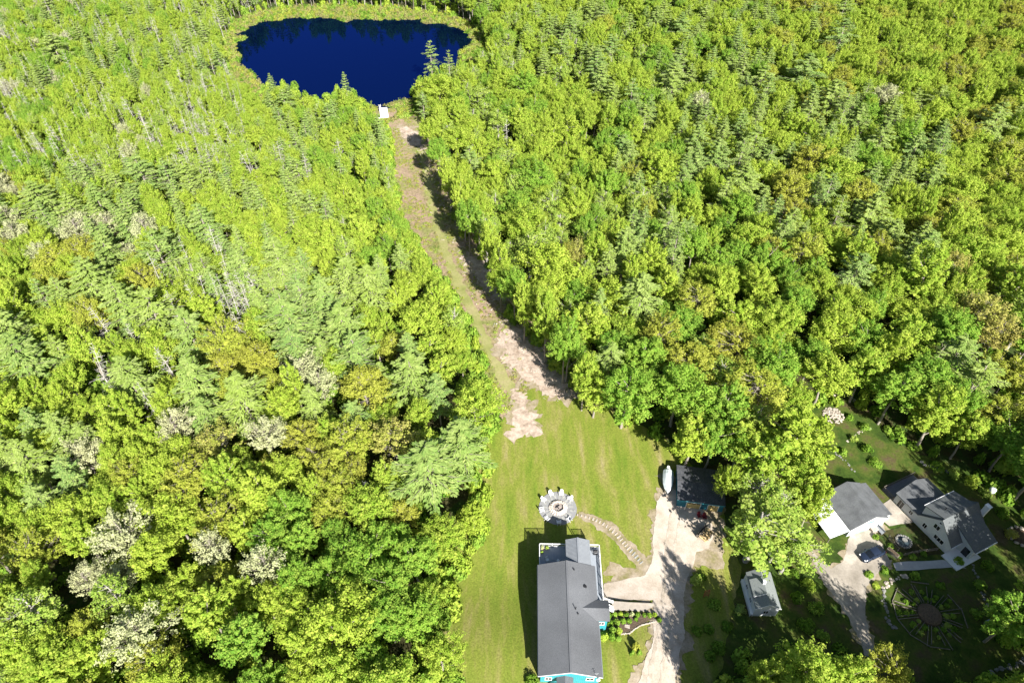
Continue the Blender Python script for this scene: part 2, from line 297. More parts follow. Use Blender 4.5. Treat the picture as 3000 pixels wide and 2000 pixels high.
def pond():
    o = sheet('pond', POND_V, 0, None, 2.6, 1.2, 10, zfix=-4.90, seed=8)
    m = D.materials.new('pond_water'); m.use_nodes = True; n = m.node_tree.nodes; n.remove(n['Principled BSDF']); l = m.node_tree.links
    df = n.new('ShaderNodeBsdfDiffuse'); df.inputs[0].default_value = (.0006, .003, .014, 1); gl = n.new('ShaderNodeBsdfGlossy'); gl.inputs['Color'].default_value = (.035, .115, .66, 1); gl.inputs['Roughness'].default_value = .03
    fr = n.new('ShaderNodeFresnel'); fr.inputs[0].default_value = 2.1; ms = n.new('ShaderNodeMixShader'); l.new(fr.outputs[0], ms.inputs[0]); l.new(df.outputs[0], ms.inputs[1]); l.new(gl.outputs[0], ms.inputs[2]); l.new(ms.outputs[0], n['Material Output'].inputs[0]); b = gl
    tc = n.new('ShaderNodeTexCoord'); nz = n.new('ShaderNodeTexNoise'); nz.inputs['Scale'].default_value = 1.3; nz.inputs['Detail'].default_value = 3
    bp = n.new('ShaderNodeBump'); bp.inputs['Strength'].default_value = .12; bp.inputs['Distance'].default_value = .03
    m.node_tree.links.new(tc.outputs['Object'], nz.inputs[0]); m.node_tree.links.new(nz.outputs[0], bp.inputs['Height']); m.node_tree.links.new(bp.outputs[0], b.inputs['Normal'])
    o.data.materials.clear(); o.data.materials.append(m)
    o['label'] = 'deep blue pond reflecting the sky and far trees'
pond()
# ------------------------------------------------------------------ buildings
def gable_x(x0, x1, y0, y1, ze, zr, xr, t=.16, ov=0, m=0, mb=None):
    """roof with its ridge along local y: two slabs in one mesh"""
    mb = mb or MB()
    mb.slab([(x0, y0, ze), (xr, y0, zr), (xr, y1, zr), (x0, y1, ze)], t, m); mb.slab([(xr, y0, zr), (x1, y0, ze), (x1, y1, ze), (xr, y1, zr)], t, m); return mb
def window(name, c, w_, h_, axis, parent, frame='white', glass='glass', bars=1, out=-1, label=None):
    """window proud of a wall; axis 'y' faces local -y/+y, axis 'x' faces local x"""
    f = MB(); g = MB(); x, y, z = c; t = .05; o = out
    def bx(mb, a0, a1, z0, z1, d0, d1):
        if axis == 'y': mb.span(x + a0, x + a1, y + min(o * d0, o * d1), y + max(o * d0, o * d1), z + z0, z + z1)
        else: mb.span(x + min(o * d0, o * d1), x + max(o * d0, o * d1), y + a0, y + a1, z + z0, z + z1)
    bx(f, -w_ / 2 - .1, w_ / 2 + .1, h_ / 2, h_ / 2 + .12, 0, .07); bx(f, -w_ / 2 - .1, w_ / 2 + .1, -h_ / 2 - .12, -h_ / 2, 0, .09)
    bx(f, -w_ / 2 - .1, -w_ / 2, -h_ / 2, h_ / 2, 0, .07); bx(f, w_ / 2, w_ / 2 + .1, -h_ / 2, h_ / 2, 0, .07)
    for k in range(bars): a = -w_ / 2 + w_ * (k + 1) / (bars + 1); bx(f, a - .03, a + .03, -h_ / 2, h_ / 2, .032, .06)
    bx(g, -w_ / 2, w_ / 2, -h_ / 2, h_ / 2, .0, .03)
    fo = f.build(name, M[frame], parent, label=label); go = g.build('pane', M[glass], fo); return fo
def pipe(parent, x, y, z, h, r=.09, name='vent_pipe'):
    m = MB(); m.tube([(x, y, z - .2), (x, y, z + .05)], r * 1.9, 10); m.tube([(x, y, z), (x, y, z + h)], r, 10); m.tube([(x, y, z + h), (x, y, z + h + .08)], r * 1.4, 10)
    return m.build(name, M['black'], parent)

# ---- the blue house
HR = R(-1.3)
house = empty('house', (4.1, 38.2, 0), HR, 'long teal house with a grey shingled roof and a raised deck beside the lawn', 'house')
Hm = Matrix.Translation((4.1, 38.2, 0)) @ Matrix.Rotation(HR, 4, 'Z')
m = MB(); m.span(.35, 9.5, .3, 18.05, -.5, 5.95)
m.prism([(.35, .3, 5.95), (9.5, .3, 5.95), (4.9, .3, 7.6)], (0, .15, 0)); m.prism([(.35, 17.9, 5.95), (9.5, 17.9, 5.95), (4.9, 17.9, 7.6)], (0, .15, 0))
for i in range(31): m.span(.45 + i * .3, .49 + i * .3, .28, .3, 0, 6.0 + min(i * .3, 9 - i * .3) * .3)
m.span(9.5, 11.45, 9.05, 11.9, -.3, 6.1)
m.prism([(11.3, 9.05, 6.1), (11.3, 11.9, 6.1), (11.3, 10.48, 6.85)], (.15, 0, 0))
for i in range(7): m.span(9.6 + i * .28, 9.64 + i * .28, 9.03, 9.05, 0, 6.05)
m.build('wall', M['teal'], house)
m = gable_x(-.05, 9.95, 0, 18.4, 6.0, 7.8, 4.93); m.bar((4.93, 0, 7.97), (4.93, 18.4, 7.97), .35, .06); roof = m.build('roof', M['shingle'], house)
m = MB()
for y, dz in ((-.03, 0), (18.42, -.1)): m = MB(); m.bar((-.05, y, 5.99 + dz), (4.93, y, 7.79 + dz), .05, .16); m.bar((4.93, y, 7.79 + dz), (9.95, y, 5.99 + dz), .05, .16); m.build('fascia', M['white'], house)
for a in ((-.15, -.06, -.02, 18.38), (9.96, 10.05, 12.3, 18.38), (9.96, 10.05, -.02, 8.7)): m = MB(); m.span(*a, 5.90, 5.99); m.build('gutter', M['metalroof'], house)
m = MB(); m.prism([(7.5, 8.72, 6.15), (11.75, 8.72, 6.15), (11.75, 10.48, 7.0), (7.2, 10.48, 7.0)], (0, 0, .14)); m.prism([(7.5, 12.24, 6.15), (11.75, 12.24, 6.15), (11.75, 10.48, 7.0), (7.2, 10.48, 7.0)], (0, 0, .14))
m.build('entry_roof', M['shingle'], house, label='small cross gable roof over the side entry')
m = MB(); m.prism([(2.85, -2.6, 5.0), (2.85, .3, 5.0), (4.15, .3, 5.65), (4.15, -2.6, 5.65)], (0, 0, .12)); m.prism([(5.45, -2.6, 5.0), (5.45, .3, 5.0), (4.15, .3, 5.65), (4.15, -2.6, 5.65)], (0, 0, .12))
m.build('porch_roof', M['shingle'], house, label='shingled roof over the end door')
m = MB()
for x in (2.95, 5.3): m.span(x, x + .12, -2.5, -2.38, 2.2, 5.0)
m.span(2.95, 5.42, -2.5, -2.4, 4.9, 5.0); m.build('porch_post', M['white'], house)
window('window', (8.1, .28, 4.6), 1.1, .8, 'y', house, bars=1)
window('window', (1.6, .28, 4.4), .9, .9, 'y', house, bars=1)
window('window', (6.6, 18.05, 4.8), 1.8, 1.9, 'y', house, bars=1, out=1, label='sliding deck door')
for y in (14.5, 16.6): window('window', (9.5, y, 4.9), 1.2, 1.2, 'x', house, out=1)
for y in (3.0, 6.5): window('window', (9.5, y, 4.6), 1.3, 1.2, 'x', house, out=1)
for y in (2.5, 7, 12, 16): window('window', (.35, y, 4.6), 1.2, 1.2, 'x', house)
window('window', (10.5, 9.05, 4.6), .9, .8, 'y', house)
# metal canopy over the deck
m = MB()
m.slab([(4.98, 17.6, 6.2), (7.1, 17.6, 7.0), (7.1, 23.3, 7.0), (4.98, 23.3, 6.2)], .07); m.slab([(7.1, 17.6, 7.0), (9.29, 17.6, 6.2), (9.29, 23.3, 6.2), (7.1, 23.3, 7.0)], .07)
for i in range(20):
    y = 18.4 + i * .255
    m.bar((4.98, y, 6.29), (7.1, y, 7.09), .045, .035); m.bar((7.1, y, 7.09), (9.29, y, 6.29), .045, .035)
m.bar((7.1, 18.45, 7.1), (7.1, 23.32, 7.1), .3, .05)
m.build('canopy_roof', M['metalroof'], house, label='ribbed grey metal roof over the deck')
m = MB()
for x in (5.2, 9.05):
    m.span(x - .07, x + .07, 23.0, 23.14, 3.9, 6.2)
m.span(5.0, 9.25, 23.0, 23.12, 6.08, 6.2); m.prism([(5.05, 23.05, 6.2), (9.2, 23.05, 6.2), (7.1, 23.05, 6.95)], (0, .08, 0))
m.build('canopy_post', M['white'], house)
# deck
m = MB(); m.span(.3, 9.55, 18.1, 23.3, 3.68, 3.8); m.span(9.55, 11.25, 13.2, 23.3, 3.68, 3.8); m.span(9.55, 11.25, 12.3, 13.2, 3.68, 3.8)
m.build('deck_floor', M['deck'], house)
for x, y in ((.45, 23.1), (3.0, 23.1), (6, 23.1), (9, 23.1), (11.1, 23.1), (11.1, 20), (11.1, 17), (11.1, 14), (.45, 19), (4.5, 20)): m = MB(); m.span(x - .08, x + .08, y - .08, y + .08, -.3, 3.68); m.build('deck_post', M['oldwood'], house)
def rail(path, z0, parent, posts=1.9, h=1.0, name='railing', mt='vinyl'):
    m = MB()
    for a, b in zip(path, path[1:]):
        a, b = Vector(a), Vector(b); L = (b - a).length; n = max(1, round(L / posts)); up = Vector((0, 0, 1))
        m.bar(a + up * h, b + up * h, .1, .06); m.bar(a + up * .12, b + up * .12, .05, .05)
        for i in range(n + 1): p = a.lerp(b, i / n); m.box((p.x, p.y, p.z + h / 2 + .04), (.12, .12, h + .08))
        nb = int(L / .16)
        for i in range(nb): p = a.lerp(b, (i + .5) / nb); m.box((p.x, p.y, p.z + h / 2), (.035, .035, h - .1))
    return m.build(name, M[mt], parent)
rail([(.36, 18.5, 3.8), (.36, 23.23, 3.8), (5.0, 23.23, 3.8)], 3.8, house); rail([(9.3, 23.23, 3.8), (11.18, 23.23, 3.8), (11.18, 13.3, 3.8)], 3.8, house)
m = MB()
for i in range(9): m.span(11.25 + i * .2, 11.5 + i * .2, 12.3, 13.3, 3.45 - i * .22, 3.6 - i * .22)
m.bar((11.25, 12.33, 3.5), (13.1, 12.33, 1.6), .05, .25); m.bar((11.25, 13.27, 3.5), (13.1, 13.27, 1.6), .05, .25)
m.build('stairs', M['vinyl'], house)
rail([(11.25, 13.35, 3.8), (13.05, 13.75, 1.9)], 0, house, 1.6); rail([(11.5, 12.2, 3.6), (13.05, 12.2, 1.9)], 0, house, 1.6)
pipe(house, 6.12, 16.9, 7.45, .35); pipe(house, 7.87, 14.3, 6.8, .18, .2); pipe(house, 6.47, 9.3, 7.3, .3); p = pipe(house, 6.1, 10.0, 7.45, .9, .07)
m = MB(); m.tube([(8.9, .1, 6.2), (8.9, .1, 7.6)], .03, 6); m.tube([(8.6, .1, 7.5), (9.2, .1, 7.5)], .02, 6); m.tube([(8.7, .1, 7.2), (9.1, .1, 7.2)], .02, 6)
an = m.build('antenna', M['steel'], house)
m = MB(); m.tube([(9.2, -.35, 6.35), (9.2, -.5, 6.42)], [.28, .30], 14); m.tube([(9.2, -.1, 6.1), (9.2, -.4, 6.4)], .03, 6); m.build('satellite_dish', M['white'], house)
# raised walk to the stairs
m = MB(); m.prism([(13.0, 12.75, 1.55), (13.0, 14.3, 1.55), (20.6, 14.4, .55), (20.4, 12.95, .55)], (0, 0, .12)); m.prism([(13.05, 12.8, -.3), (13.05, 14.25, -.3), (20.4, 14.35, -.3), (20.3, 13.0, -.3)], (0, 0, .55))
m.prism([(13.05, 14.05, .2), (13.05, 14.25, .2), (13.05, 14.25, 1.54), (13.05, 14.05, 1.54)], (7.3, .1, -.5))
wk = m.build('walkway', M['concrete']); wk.matrix_world = Hm
tag(wk, 'raised concrete walkway running from the deck stairs to the driveway', 'walkway')
# leaning trellises at the house's end corners
for x, lab in ((-.1, 'triangular wooden trellis at the teal house corner next to the left lawn'), (10.1, 'triangular wooden trellis at the teal house corner under the antenna')):
    t = empty('trellis', Hm @ Vector((x, -.6, 2.5)), HR, lab, 'trellis', 'wooden trellises at the house corners')
    m = MB(); m.bar((-.35, 0, 0), (0, 0, 2.4), .07); m.bar((.35, 0, 0), (0, 0, 2.4), .07); m.build('frame', M['stone'], t)
    for k in range(6): z = .3 + k * .33; q = .35 * (1 - z / 2.4); m = MB(); m.bar((-q, 0, z), (q, 0, z), .05); m.build('rung', M['stone'], t)
# ---- things on the deck
def on_deck(x, y, z=3.8): return Hm @ Vector((x, y, z))
g = empty('grill', on_deck(10.45, 22.0), HR, 'black and steel barbecue grill in the corner of the deck railing', 'grill')
m = MB(); m.span(-.35, .35, -.3, .3, .1, .75); m.build('cabinet', M['black'], g)
m = MB(); m.tube([(-.35, 0, .8), (.35, 0, .8)], .3, 12); m.build('lid', M['black'], g); 
for s in (-1, 1): m = MB(); m.span(s * .555 - .195, s * .555 + .195, -.25, .25, .75, .8); m.build('side_shelf', M['steel'], g)
m = MB(); m.tube([(-.25, -.34, .9), (.25, -.34, .9)], .02, 6); m.build('handle', M['steel'], g)
t = empty('table', on_deck(2.84, 19.7), 0, 'round glass-topped table on the shaded deck beside the house wall', 'table')
m = MB(); m.tube([(0, 0, .72), (0, 0, .75)], .6, 20); m.build('table_top', M['metalroof'], t)
for a in range(4): m = MB(); c, s = math.cos(a * 1.571 + .7), math.sin(a * 1.571 + .7); m.bar((c * .15, s * .15, .7), (c * .5, s * .5, 0), .04); m.build('leg', M['black'], t)
def deck_chair(x, y, a, lab, col='white'):
    t = empty('chair', on_deck(x, y), a, lab, 'chair')
    m = MB(); m.span(-.25, .25, -.25, .25, .4, .45); m.build('seat', M[col], t); m = MB(); m.box((0, .27, .75), (.5, .04, .65), rx=-.2); m.build('backrest', M[col], t)
    for sx in (-.22, .22):
        for sy in (-.22, .22): m = MB(); m.bar((sx, sy, 0), (sx, sy, .4), .04); m.build('leg', M['steel'], t)
deck_chair(1.76, 20.45, .5, 'pale chair turned askew on the shaded deck'); deck_chair(3.7, 20.3, -2.2, 'pale chair pulled up behind the round deck table')

LEAFV = {}
def leaf_cards(P, N, size, asp, rg, cols):
    """numpy: one bent-free rhombus per point, facing N"""
    n = len(P); T = rg.normal(size=(n, 3)); U = np.cross(N, T); U /= np.linalg.norm(U, axis=1)[:, None] + 1e-9; W = np.cross(N, U); W /= np.linalg.norm(W, axis=1)[:, None] + 1e-9
    s = size * rg.uniform(.65, 1.35, (n, 1)); a = s * asp
    vs = np.stack([P - U * s, P - W * a + U * s * .15, P + U * s, P + W * a - U * s * .1], 1).reshape(-1, 3)
    fs = np.arange(n * 4).reshape(n, 4); return vs, fs, np.repeat(cols, 4)
def mesh_np(name, vs, fs, cols, mats, tri=False, mi=None):
    me = D.meshes.new(name); nv, nf, k = len(vs), len(fs), fs.shape[1]
    me.vertices.add(nv); me.vertices.foreach_set('co', vs.astype(np.float32).ravel())
    me.loops.add(nf * k); me.loops.foreach_set('vertex_index', fs.astype(np.int32).ravel())
    me.polygons.add(nf); me.polygons.foreach_set('loop_start', np.arange(0, nf * k, k, dtype=np.int32)); me.polygons.foreach_set('loop_total', np.full(nf, k, dtype=np.int32))
    if mi is not None: me.polygons.foreach_set('material_index', mi.astype(np.int32))
    me.update(); at = me.attributes.new('sprig', 'FLOAT', 'POINT'); at.data.foreach_set('value', cols.astype(np.float32))
    for x in mats: me.materials.append(x)
    return me
def shrub_mesh(name, seed, r, h, n, size, mt, shape='round'):
    rg = np.random.default_rng(seed); k = 14; C = rg.normal(size=(k, 3)); C /= np.linalg.norm(C, axis=1)[:, None]; C[:, 2] = np.abs(C[:, 2])
    i = rg.integers(0, k, n); P = rg.normal(size=(n, 3)); P /= np.linalg.norm(P, axis=1)[:, None]
    off = P * .42 * rg.uniform(.6, 1, (n, 1)); Q = C[i] * .62 + off; Q[:, 2] = np.abs(Q[:, 2])
    if shape == 'cone': Q[:, :2] *= (1.05 - np.clip(Q[:, 2], 0, 1))[:, None] * 1.2
    Nn = P * .6 + C[i] * .5 + rg.normal(size=(n, 3)) * .35; Nn /= np.linalg.norm(Nn, axis=1)[:, None]
    Q = Q * [r, r, h]; vs, fs, c = leaf_cards(Q, Nn, size, .75, rg, np.clip(rg.uniform(0, .4, k)[i] + rg.uniform(-.1, .5, n), 0, 1)); return mesh_np(name, vs, fs, c, [M[mt]])
SH = {}
def shrub(pos, r, h, label, name='shrub', cat='shrub', mt='LS', n=420, size=.13, shape='round', group=None):
    key = (round(r, 1), round(h, 1), mt, shape, int(pos[0] * 7) % 3)
    if key not in SH: SH[key] = shrub_mesh('foliage', len(SH) + 50, r, h, n, size, mt, shape)
    o = D.objects.new(name, SH[key]); sc.collection.objects.link(o); o.location = pos; o.rotation_euler[2] = rnd.uniform(0, 6.3); return tag(o, label, cat, group)
for x, y, r, lab, mt in ((.9, 22.75, .42, 'large pale-flowered potted plant in the deck corner', 'LC'), (1.75, 22.8, .36, 'smaller potted plant beside the pale-flowered one on the deck', 'LY'), (.8, 21.9, .28, 'smallest potted plant along the left deck railing', 'LG')):
    t = empty('potted_plant', on_deck(x, y), 0, lab, 'potted plant', 'potted plants on the deck')
    m = MB(); m.tube([(0, 0, 0), (0, 0, .35)], [r * .5, r * .75], 12); m.build('pot', M['terracotta'], t)
    o = D.objects.new('foliage', shrub_mesh('foliage', int(x * 10), r * 1.1, .6, 160, .09, mt)); sc.collection.objects.link(o); o.parent = t; o.location = (0, 0, .3)
# ---- flower bed along the walk
bed = [(11.6, 9.2), (14, 8.6), (15.6, 9.0), (17.0, 10.2), (19.0, 11.2), (21, 11.6), (21.3, 12.6), (13, 12.7), (11.6, 12.2)]
sheet('flower_bed', [(Hm @ Vector((x, y, 0))).to_2d() for x, y in bed], .2, M['mulch'], .12, .6, 1.5, world=True)
k = 0
desc = ['low green shrub', 'rounded leafy shrub', 'yellow-green perennial clump', 'dark green shrub', 'white-flowered clump', 'tall leafy perennial']
spots = [(12.3, 11.6, .6), (13.3, 11.9, .5), (14.3, 12.0, .55), (15.3, 11.9, .5), (16.3, 12.1, .45), (17.3, 12.1, .5), (18.4, 12.0, .4), (19.3, 12.1, .45), (20.3, 12.2, .5), (12.2, 10.2, .75), (13.4, 10.4, .7), (14.6, 10.7, .6), (15.7, 10.8, .5), (12.6, 8.9, .7), (13.7, 8.9, .6), (12.4, 7.6, .7), (13.4, 7.4, .55), (16.9, 11.2, .4), (20.9, 11.3, .45)]
ordi = ['first', 'second', 'third', 'fourth', 'fifth', 'sixth', 'seventh', 'eighth', 'ninth', 'tenth', 'eleventh', 'twelfth', 'thirteenth', 'fourteenth', 'fifteenth', 'sixteenth', 'seventeenth', 'eighteenth', 'nineteenth', 'twentieth', 'twenty-first', 'twenty-second', 'twenty-third', 'twenty-fourth', 'twenty-fifth', 'twenty-sixth', 'twenty-seventh', 'twenty-eighth', 'twenty-ninth', 'thirtieth']
for i, (x, y, r) in enumerate(spots):
    p = Hm @ Vector((x, y, 0)); z = tz(p.x, p.y) + .15
    row = 'along the raised walkway' if y > 11.5 else ('amid the mulched bed' if y > 10 else ('by the bed grass edge' if x > 16 else 'below the teal side entry'))
    shrub((p.x, p.y, z), r, r * 1.25 + (.5 if y < 9 else .2), f'{desc[i % 6]} {row}, {ordi[i]} in the bed', mt=('LS', 'LG', 'LM', 'LS', 'LC' if i == 4 else 'LG', 'LS')[i % 6], group='shrubs of the bed beside the walkway')
m = MB()
for i in range(34):
    t_ = i / 33; a = [(14.1, 8.4), (15.6, 8.7), (16.6, 9.6), (17.8, 10.3), (19.2, 10.7), (20.2, 11.1)]; q = t_ * (len(a) - 1); j = min(int(q), len(a) - 2); x = a[j][0] + (a[j + 1][0] - a[j][0]) * (q - j); y = a[j][1] + (a[j + 1][1] - a[j][1]) * (q - j)
    p = Hm @ Vector((x, y + rnd.uniform(-.05, .05), 0)); m.rock((p.x, p.y, tz(p.x, p.y) + .2), .16, i)
tag(m.build('stone_edging', M['stone']), 'curved row of pale stones edging the flower bed beside the walkway', 'stone edging')
# ---- fire pit, patio and chairs
FP = gt(1634.5, 1488.8)
sheet('patio', [(FP.x + 3.75 * math.cos(a * .2618), FP.y + 3.75 * math.sin(a * .2618)) for a in range(24)], .2, M['slate'], .1, .8, 1.2, world=True)
m = MB()
for i in range(19):
    a = i * 2 * math.pi / 19 + .1; rr = 2.55 + .15 * math.sin(i * 5); L = 1.0 + .3 * math.sin(i * 3.7)
    m.box((FP.x + rr * math.cos(a), FP.y + rr * math.sin(a), FP.z + .215), (L, .42, .05), rz=a)
for i in range(9):
    a = i * .7 + .5; m.box((FP.x + 3.3 * math.cos(a), FP.y + 3.3 * math.sin(a), FP.z + .215), (.35, .4, .05), rz=a + .3)
tag(m.build('paving_stones', M['paver']), kind='structure', label='pale paving stones set like spokes in the round gravel patio')
fp = empty('fire_pit', (FP.x, FP.y, FP.z + .2), 0, 'round fire pit of pale stacked stones in the middle of the patio', 'fire pit')
for ring, (r0, n, zz, rs) in enumerate(((1.62, 22, .12, .3), (1.38, 20, .3, .28), (1.2, 20, .42, .24))):
    m = MB()
    for i in range(n):
        a = i * 2 * math.pi / n + ring * .2; m.rock((r0 * math.cos(a), r0 * math.sin(a) * .95, zz), rs, i + ring * 50, flat=.55)
    m.build('stone_ring', M['firestone'], fp)
m = MB(); m.tube([(0, 0, 0), (0, 0, .1)], 1.1, 20); m.build('ash_bed', M['ash'], fp)
m = MB(); m.bar((-.5, -.1, .25), (.3, .45, .3), .13); m.bar((-.3, .4, .28), (.2, -.4, .28), .12); m.build('charred_log', M['black'], fp)
def adirondack(name, col):
    t = empty(name, (0, 0, 0), 0)
    m = MB()
    for i in range(6): m.box((0, .28 - i * .1, .36 - i * .028), (.56, .085, .025), rx=.27)
    m.build('seat', M[col], t)
    m = MB()
    for i in range(7):
        x = -.27 + i * .09; h = .86 - abs(i - 3) * .045; m.prism([(x - .04, -.28, .22), (x + .04, -.28, .22), (x + .04, -.28 - .36 * h / .86, .22 + h), (x - .04, -.28 - .36 * h / .86, .22 + h)], (0, -.022, 0))
    m.build('backrest', M[col], t)
    for s in (-1, 1):
        m = MB(); m.box((s * .37, .0, .56), (.14, .72, .025)); m.build('armrest', M[col], t)
        m = MB(); m.span(s * .33 - .02, s * .33 + .02, .27, .37, 0, .55); m.build('leg', M[col], t)
        m = MB(); m.prism([(s * .31, .34, .36), (s * .31, .34, .26), (s * .31, -.62, 0), (s * .31, -.66, .04), (s * .31, -.3, .22)], (s * -.03, 0, 0)); m.build('leg', M[col], t)
    return t
ad = adirondack('adirondack_chair', 'vinyl'); first = True
words = [('by itself in the shadow of the deck canopy', 489, 338), ('left of the shaded chair, half in its shadow', 402, 312), ('facing right on the left rim of the patio', 362, 243), ('on the upper left rim of the patio', 374, 170), ('left of the two at the top of the patio', 430, 125), ('right of the two at the top of the patio', 508, 122), ('on the upper right rim of the patio', 575, 162), ('on the lower right rim next to the stepping stones', 568, 312)]
for lab, zx, zy in words:
    p = gt(1450 + zx / 2.613, 1400 + zy / 2.613, .45); p.z -= .45
    d = Vector((FP.x - p.x, FP.y - p.y))
    o = ad if first else copy_tree(ad); first = False
    o.location = (p.x, p.y, p.z + .2); o.rotation_euler = (0, 0, math.atan2(d.y, d.x) - math.pi / 2 + rnd.uniform(-.15, .15)); tag(o, f'white slatted adirondack chair {lab}', 'chair', 'white chairs around the fire pit')
# two red chairs by the garage
ra = adirondack('adirondack_chair', 'red')
for i, (zx, zy, lab) in enumerate(((768, 1052, 'dark red adirondack chair before the garage doors, nearer the boat'), (858, 1072, 'dark red adirondack chair before the garage doors, nearer the woodpile'))):
    p = gt(1920 + zx / 6.03, 1340 + zy / 6.03); o = ra if i == 0 else copy_tree(ra); o.location = (p.x, p.y, p.z + .12); o.rotation_euler = (0, 0, math.pi + .1 - .2 * i); o.scale = (1.0,) * 3; tag(o, lab, 'chair', 'red chairs by the garage')
# stepping stones
SP = [(632, 285), (663, 290), (693, 299), (722, 308), (752, 318), (777, 328), (803, 340), (830, 354), (856, 372), (882, 392), (905, 411), (927, 431), (947, 453), (966, 475), (985, 498), (1004, 518), (1022, 540), (1041, 561), (1061, 583), (1081, 605), (1100, 628), (1120, 651)]
st = None
sheet('worn_ground', [(1450 + x / 2.613) / KV and ((1450 + x / 2.613) / KV, (1400 + y / 2.613) / KV) for x, y in ([(640, 262), (760, 276), (860, 318), (945, 388), (1028, 478), (1108, 562), (1175, 640), (1140, 705), (1060, 665), (985, 585), (915, 495), (835, 418), (765, 362), (690, 328), (640, 308)])], .18, M['worn'], .45, .35, 1.5, seed=12)
for i, (x, y) in enumerate(SP):
    p = gt(1450 + x / 2.613, 1400 + y / 2.613); q = SP[min(i + 1, 21)]; q0 = SP[max(i - 1, 0)]; a = math.atan2(-(q[1] - q0[1]), q[0] - q0[0])
    m = MB(); hw = (.16 if i < 8 else .13) * rnd.uniform(.8, 1.2); hl = (.22 + .02 * i if i < 12 else .46) * rnd.uniform(.85, 1.1)
    m.prism([(-hw, -hl, 0), (hw * .9, -hl * .9, 0), (hw, hl * .95, 0), (-hw * .95, hl, 0)], (0, 0, .07)); o = m.build('stepping_stone', M['stone'] if i < 17 else M['paver'])
    o.location = (p.x, p.y, p.z + .19); o.rotation_euler[2] = a + rnd.uniform(-.12, .12); tag(o, f'flat pale stepping stone, {ordi[i]} of the curved row counting from the patio', 'stepping stone', 'stepping stones between patio and driveway')
# lawn details near the house
def z1p(x, y, h=0): return gt(1450 + x / 2.613, 1400 + y / 2.613, h)
p = z1p(1010, 1140); m = MB(); m.prism([(-.45, -.35, 0), (.4, -.4, 0), (.5, .3, 0), (-.35, .4, 0)], (0, 0, .14)); o = m.build('stone_slab', M['stone']); o.location = (p.x, p.y, p.z + .1); tag(o, 'flat pale stone slab lying on the grass below the flower bed', 'stone slab')
for x, y, r, h, lab, mt, shp in ((830, 1215, 1.0, 1.6, 'bright rounded shrub against the long side wall of the teal house', 'LM', 'round'), (1080, 1285, .75, 1.5, 'yellow-green upright shrub, largest of the three on the small lawn', 'LO', 'round'), (1054, 1335, .42, 1.5, 'narrow conical evergreen, nearer the house of the two on the small lawn', 'LG', 'cone'), (1108, 1330, .4, 1.2, 'narrow conical evergreen, nearer the driveway of the two on the small lawn', 'LG', 'cone'),
                                (1545, 775, 1.1, 3.2, 'tall thin sapling beside the shaded driveway', 'LY', 'round'), (1650, 1355, 1.0, 1.4, 'low green shrub catching light on the shaded slope', 'LS', 'round'), (285, 1545, 1.2, 1.6, 'dark shrub at the corner of the teal house by the left lawn', 'LS', 'round'), (1640, 1150, 1.0, 1.4, 'dim shrub in deep shade between driveway and white cottage', 'LS', 'round')):
    p = z1p(x, y, h * .5); p.z = tz(p.x, p.y) + .1; shrub(p, r, h, lab, mt=mt, shape=shp, n=800, size=.15)
p = z1p(1612, 905); t = empty('garden_obelisk', (p.x, p.y, p.z + .05), .2, 'rust-red ladder-like garden frame standing in the shade by the driveway', 'garden frame')
for s in (-1, 1): m = MB(); m.bar((s * .5, -.1, 0), (s * .42, .15, 2.2), .08); m.build('leg', M['rust'], t)
for k in range(5): z = .35 + k * .42; m = MB(); m.bar((-.48, -.06 + z * .1, z), (.48, -.06 + z * .1, z), .07); m.build('rung', M['rust'], t)

# ---- boat
bp = Vector((31.6, 77.6, tz(31.6, 77.6) + .1)); bt = empty('boat', bp, R(-11), 'motorboat wrapped in white shrink wrap on a trailer beside the garage', 'boat')
def loft(secs, n, m=0, mb=None):
    mb = mb or MB(); vs = [v for s in secs for v in s]; k = len(secs[0])
    fs = [(i * k + j, i * k + j + 1, (i + 1) * k + j + 1, (i + 1) * k + j) for i in range(len(secs) - 1) for j in range(k - 1)] + [tuple(range(k)), tuple((len(secs) - 1) * k + j for j in range(k))]
    mb.add(vs, fs, m); return mb
S = [(-3.25, .04, 1.45, .9), (-2.9, .3, 1.5, .75), (-2.2, .72, 1.6, .6), (-1.2, .98, 1.75, .5), (0, 1.08, 1.9, .45), (1.2, 1.08, 1.95, .45), (2.1, 1.0, 1.8, .5), (2.45, .8, 1.5, .6), (2.75, .38, 1.25, .7), (3.15, .32, 1.3, .7)]
m = loft([[(-wd, y, 1.12), (-wd * .95, y, 1.2), (-wd * .5, y, (1.2 + zt) / 2 + .07), (0, y, zt), (wd * .5, y, (1.2 + zt) / 2 + .07), (wd * .95, y, 1.2), (wd, y, 1.12)] for y, wd, zt, zb in S], 7); m.build('shrink_wrap', M['shrink'], bt)
m = loft([[(-wd, y, 1.13), (-wd * .8, y, zb + .15), (0, y, zb), (wd * .8, y, zb + .15), (wd, y, 1.13)] for y, wd, zt, zb in S[:8]], 5); m.build('hull', M['white'], bt)
m = MB(); m.span(-.2, .2, 2.9, 3.3, .35, 1.3); m.build('outboard_motor', M['white'], bt)
tr = empty('boat_trailer', bp, R(-11), 'galvanised boat trailer under the wrapped boat', 'trailer')
m = MB(); m.bar((-.7, 2.6, .5), (-.7, -1.2, .5), .09); m.bar((.7, 2.6, .5), (.7, -1.2, .5), .09); m.bar((-.7, -1.2, .5), (0, -3.6, .5), .09); m.bar((.7, -1.2, .5), (0, -3.6, .5), .09)
for y in (-1, .8, 2.4): m.bar((-.75, y, .42), (.75, y, .42), .07)
m.build('frame', M['steel'], tr)
for s in (-1, 1): m = MB(); m.tube([(s * .95 - .1, 1.3, .32), (s * .95 + .1, 1.3, .32)], .32, 16); m.build('wheel', M['tyre'], tr)
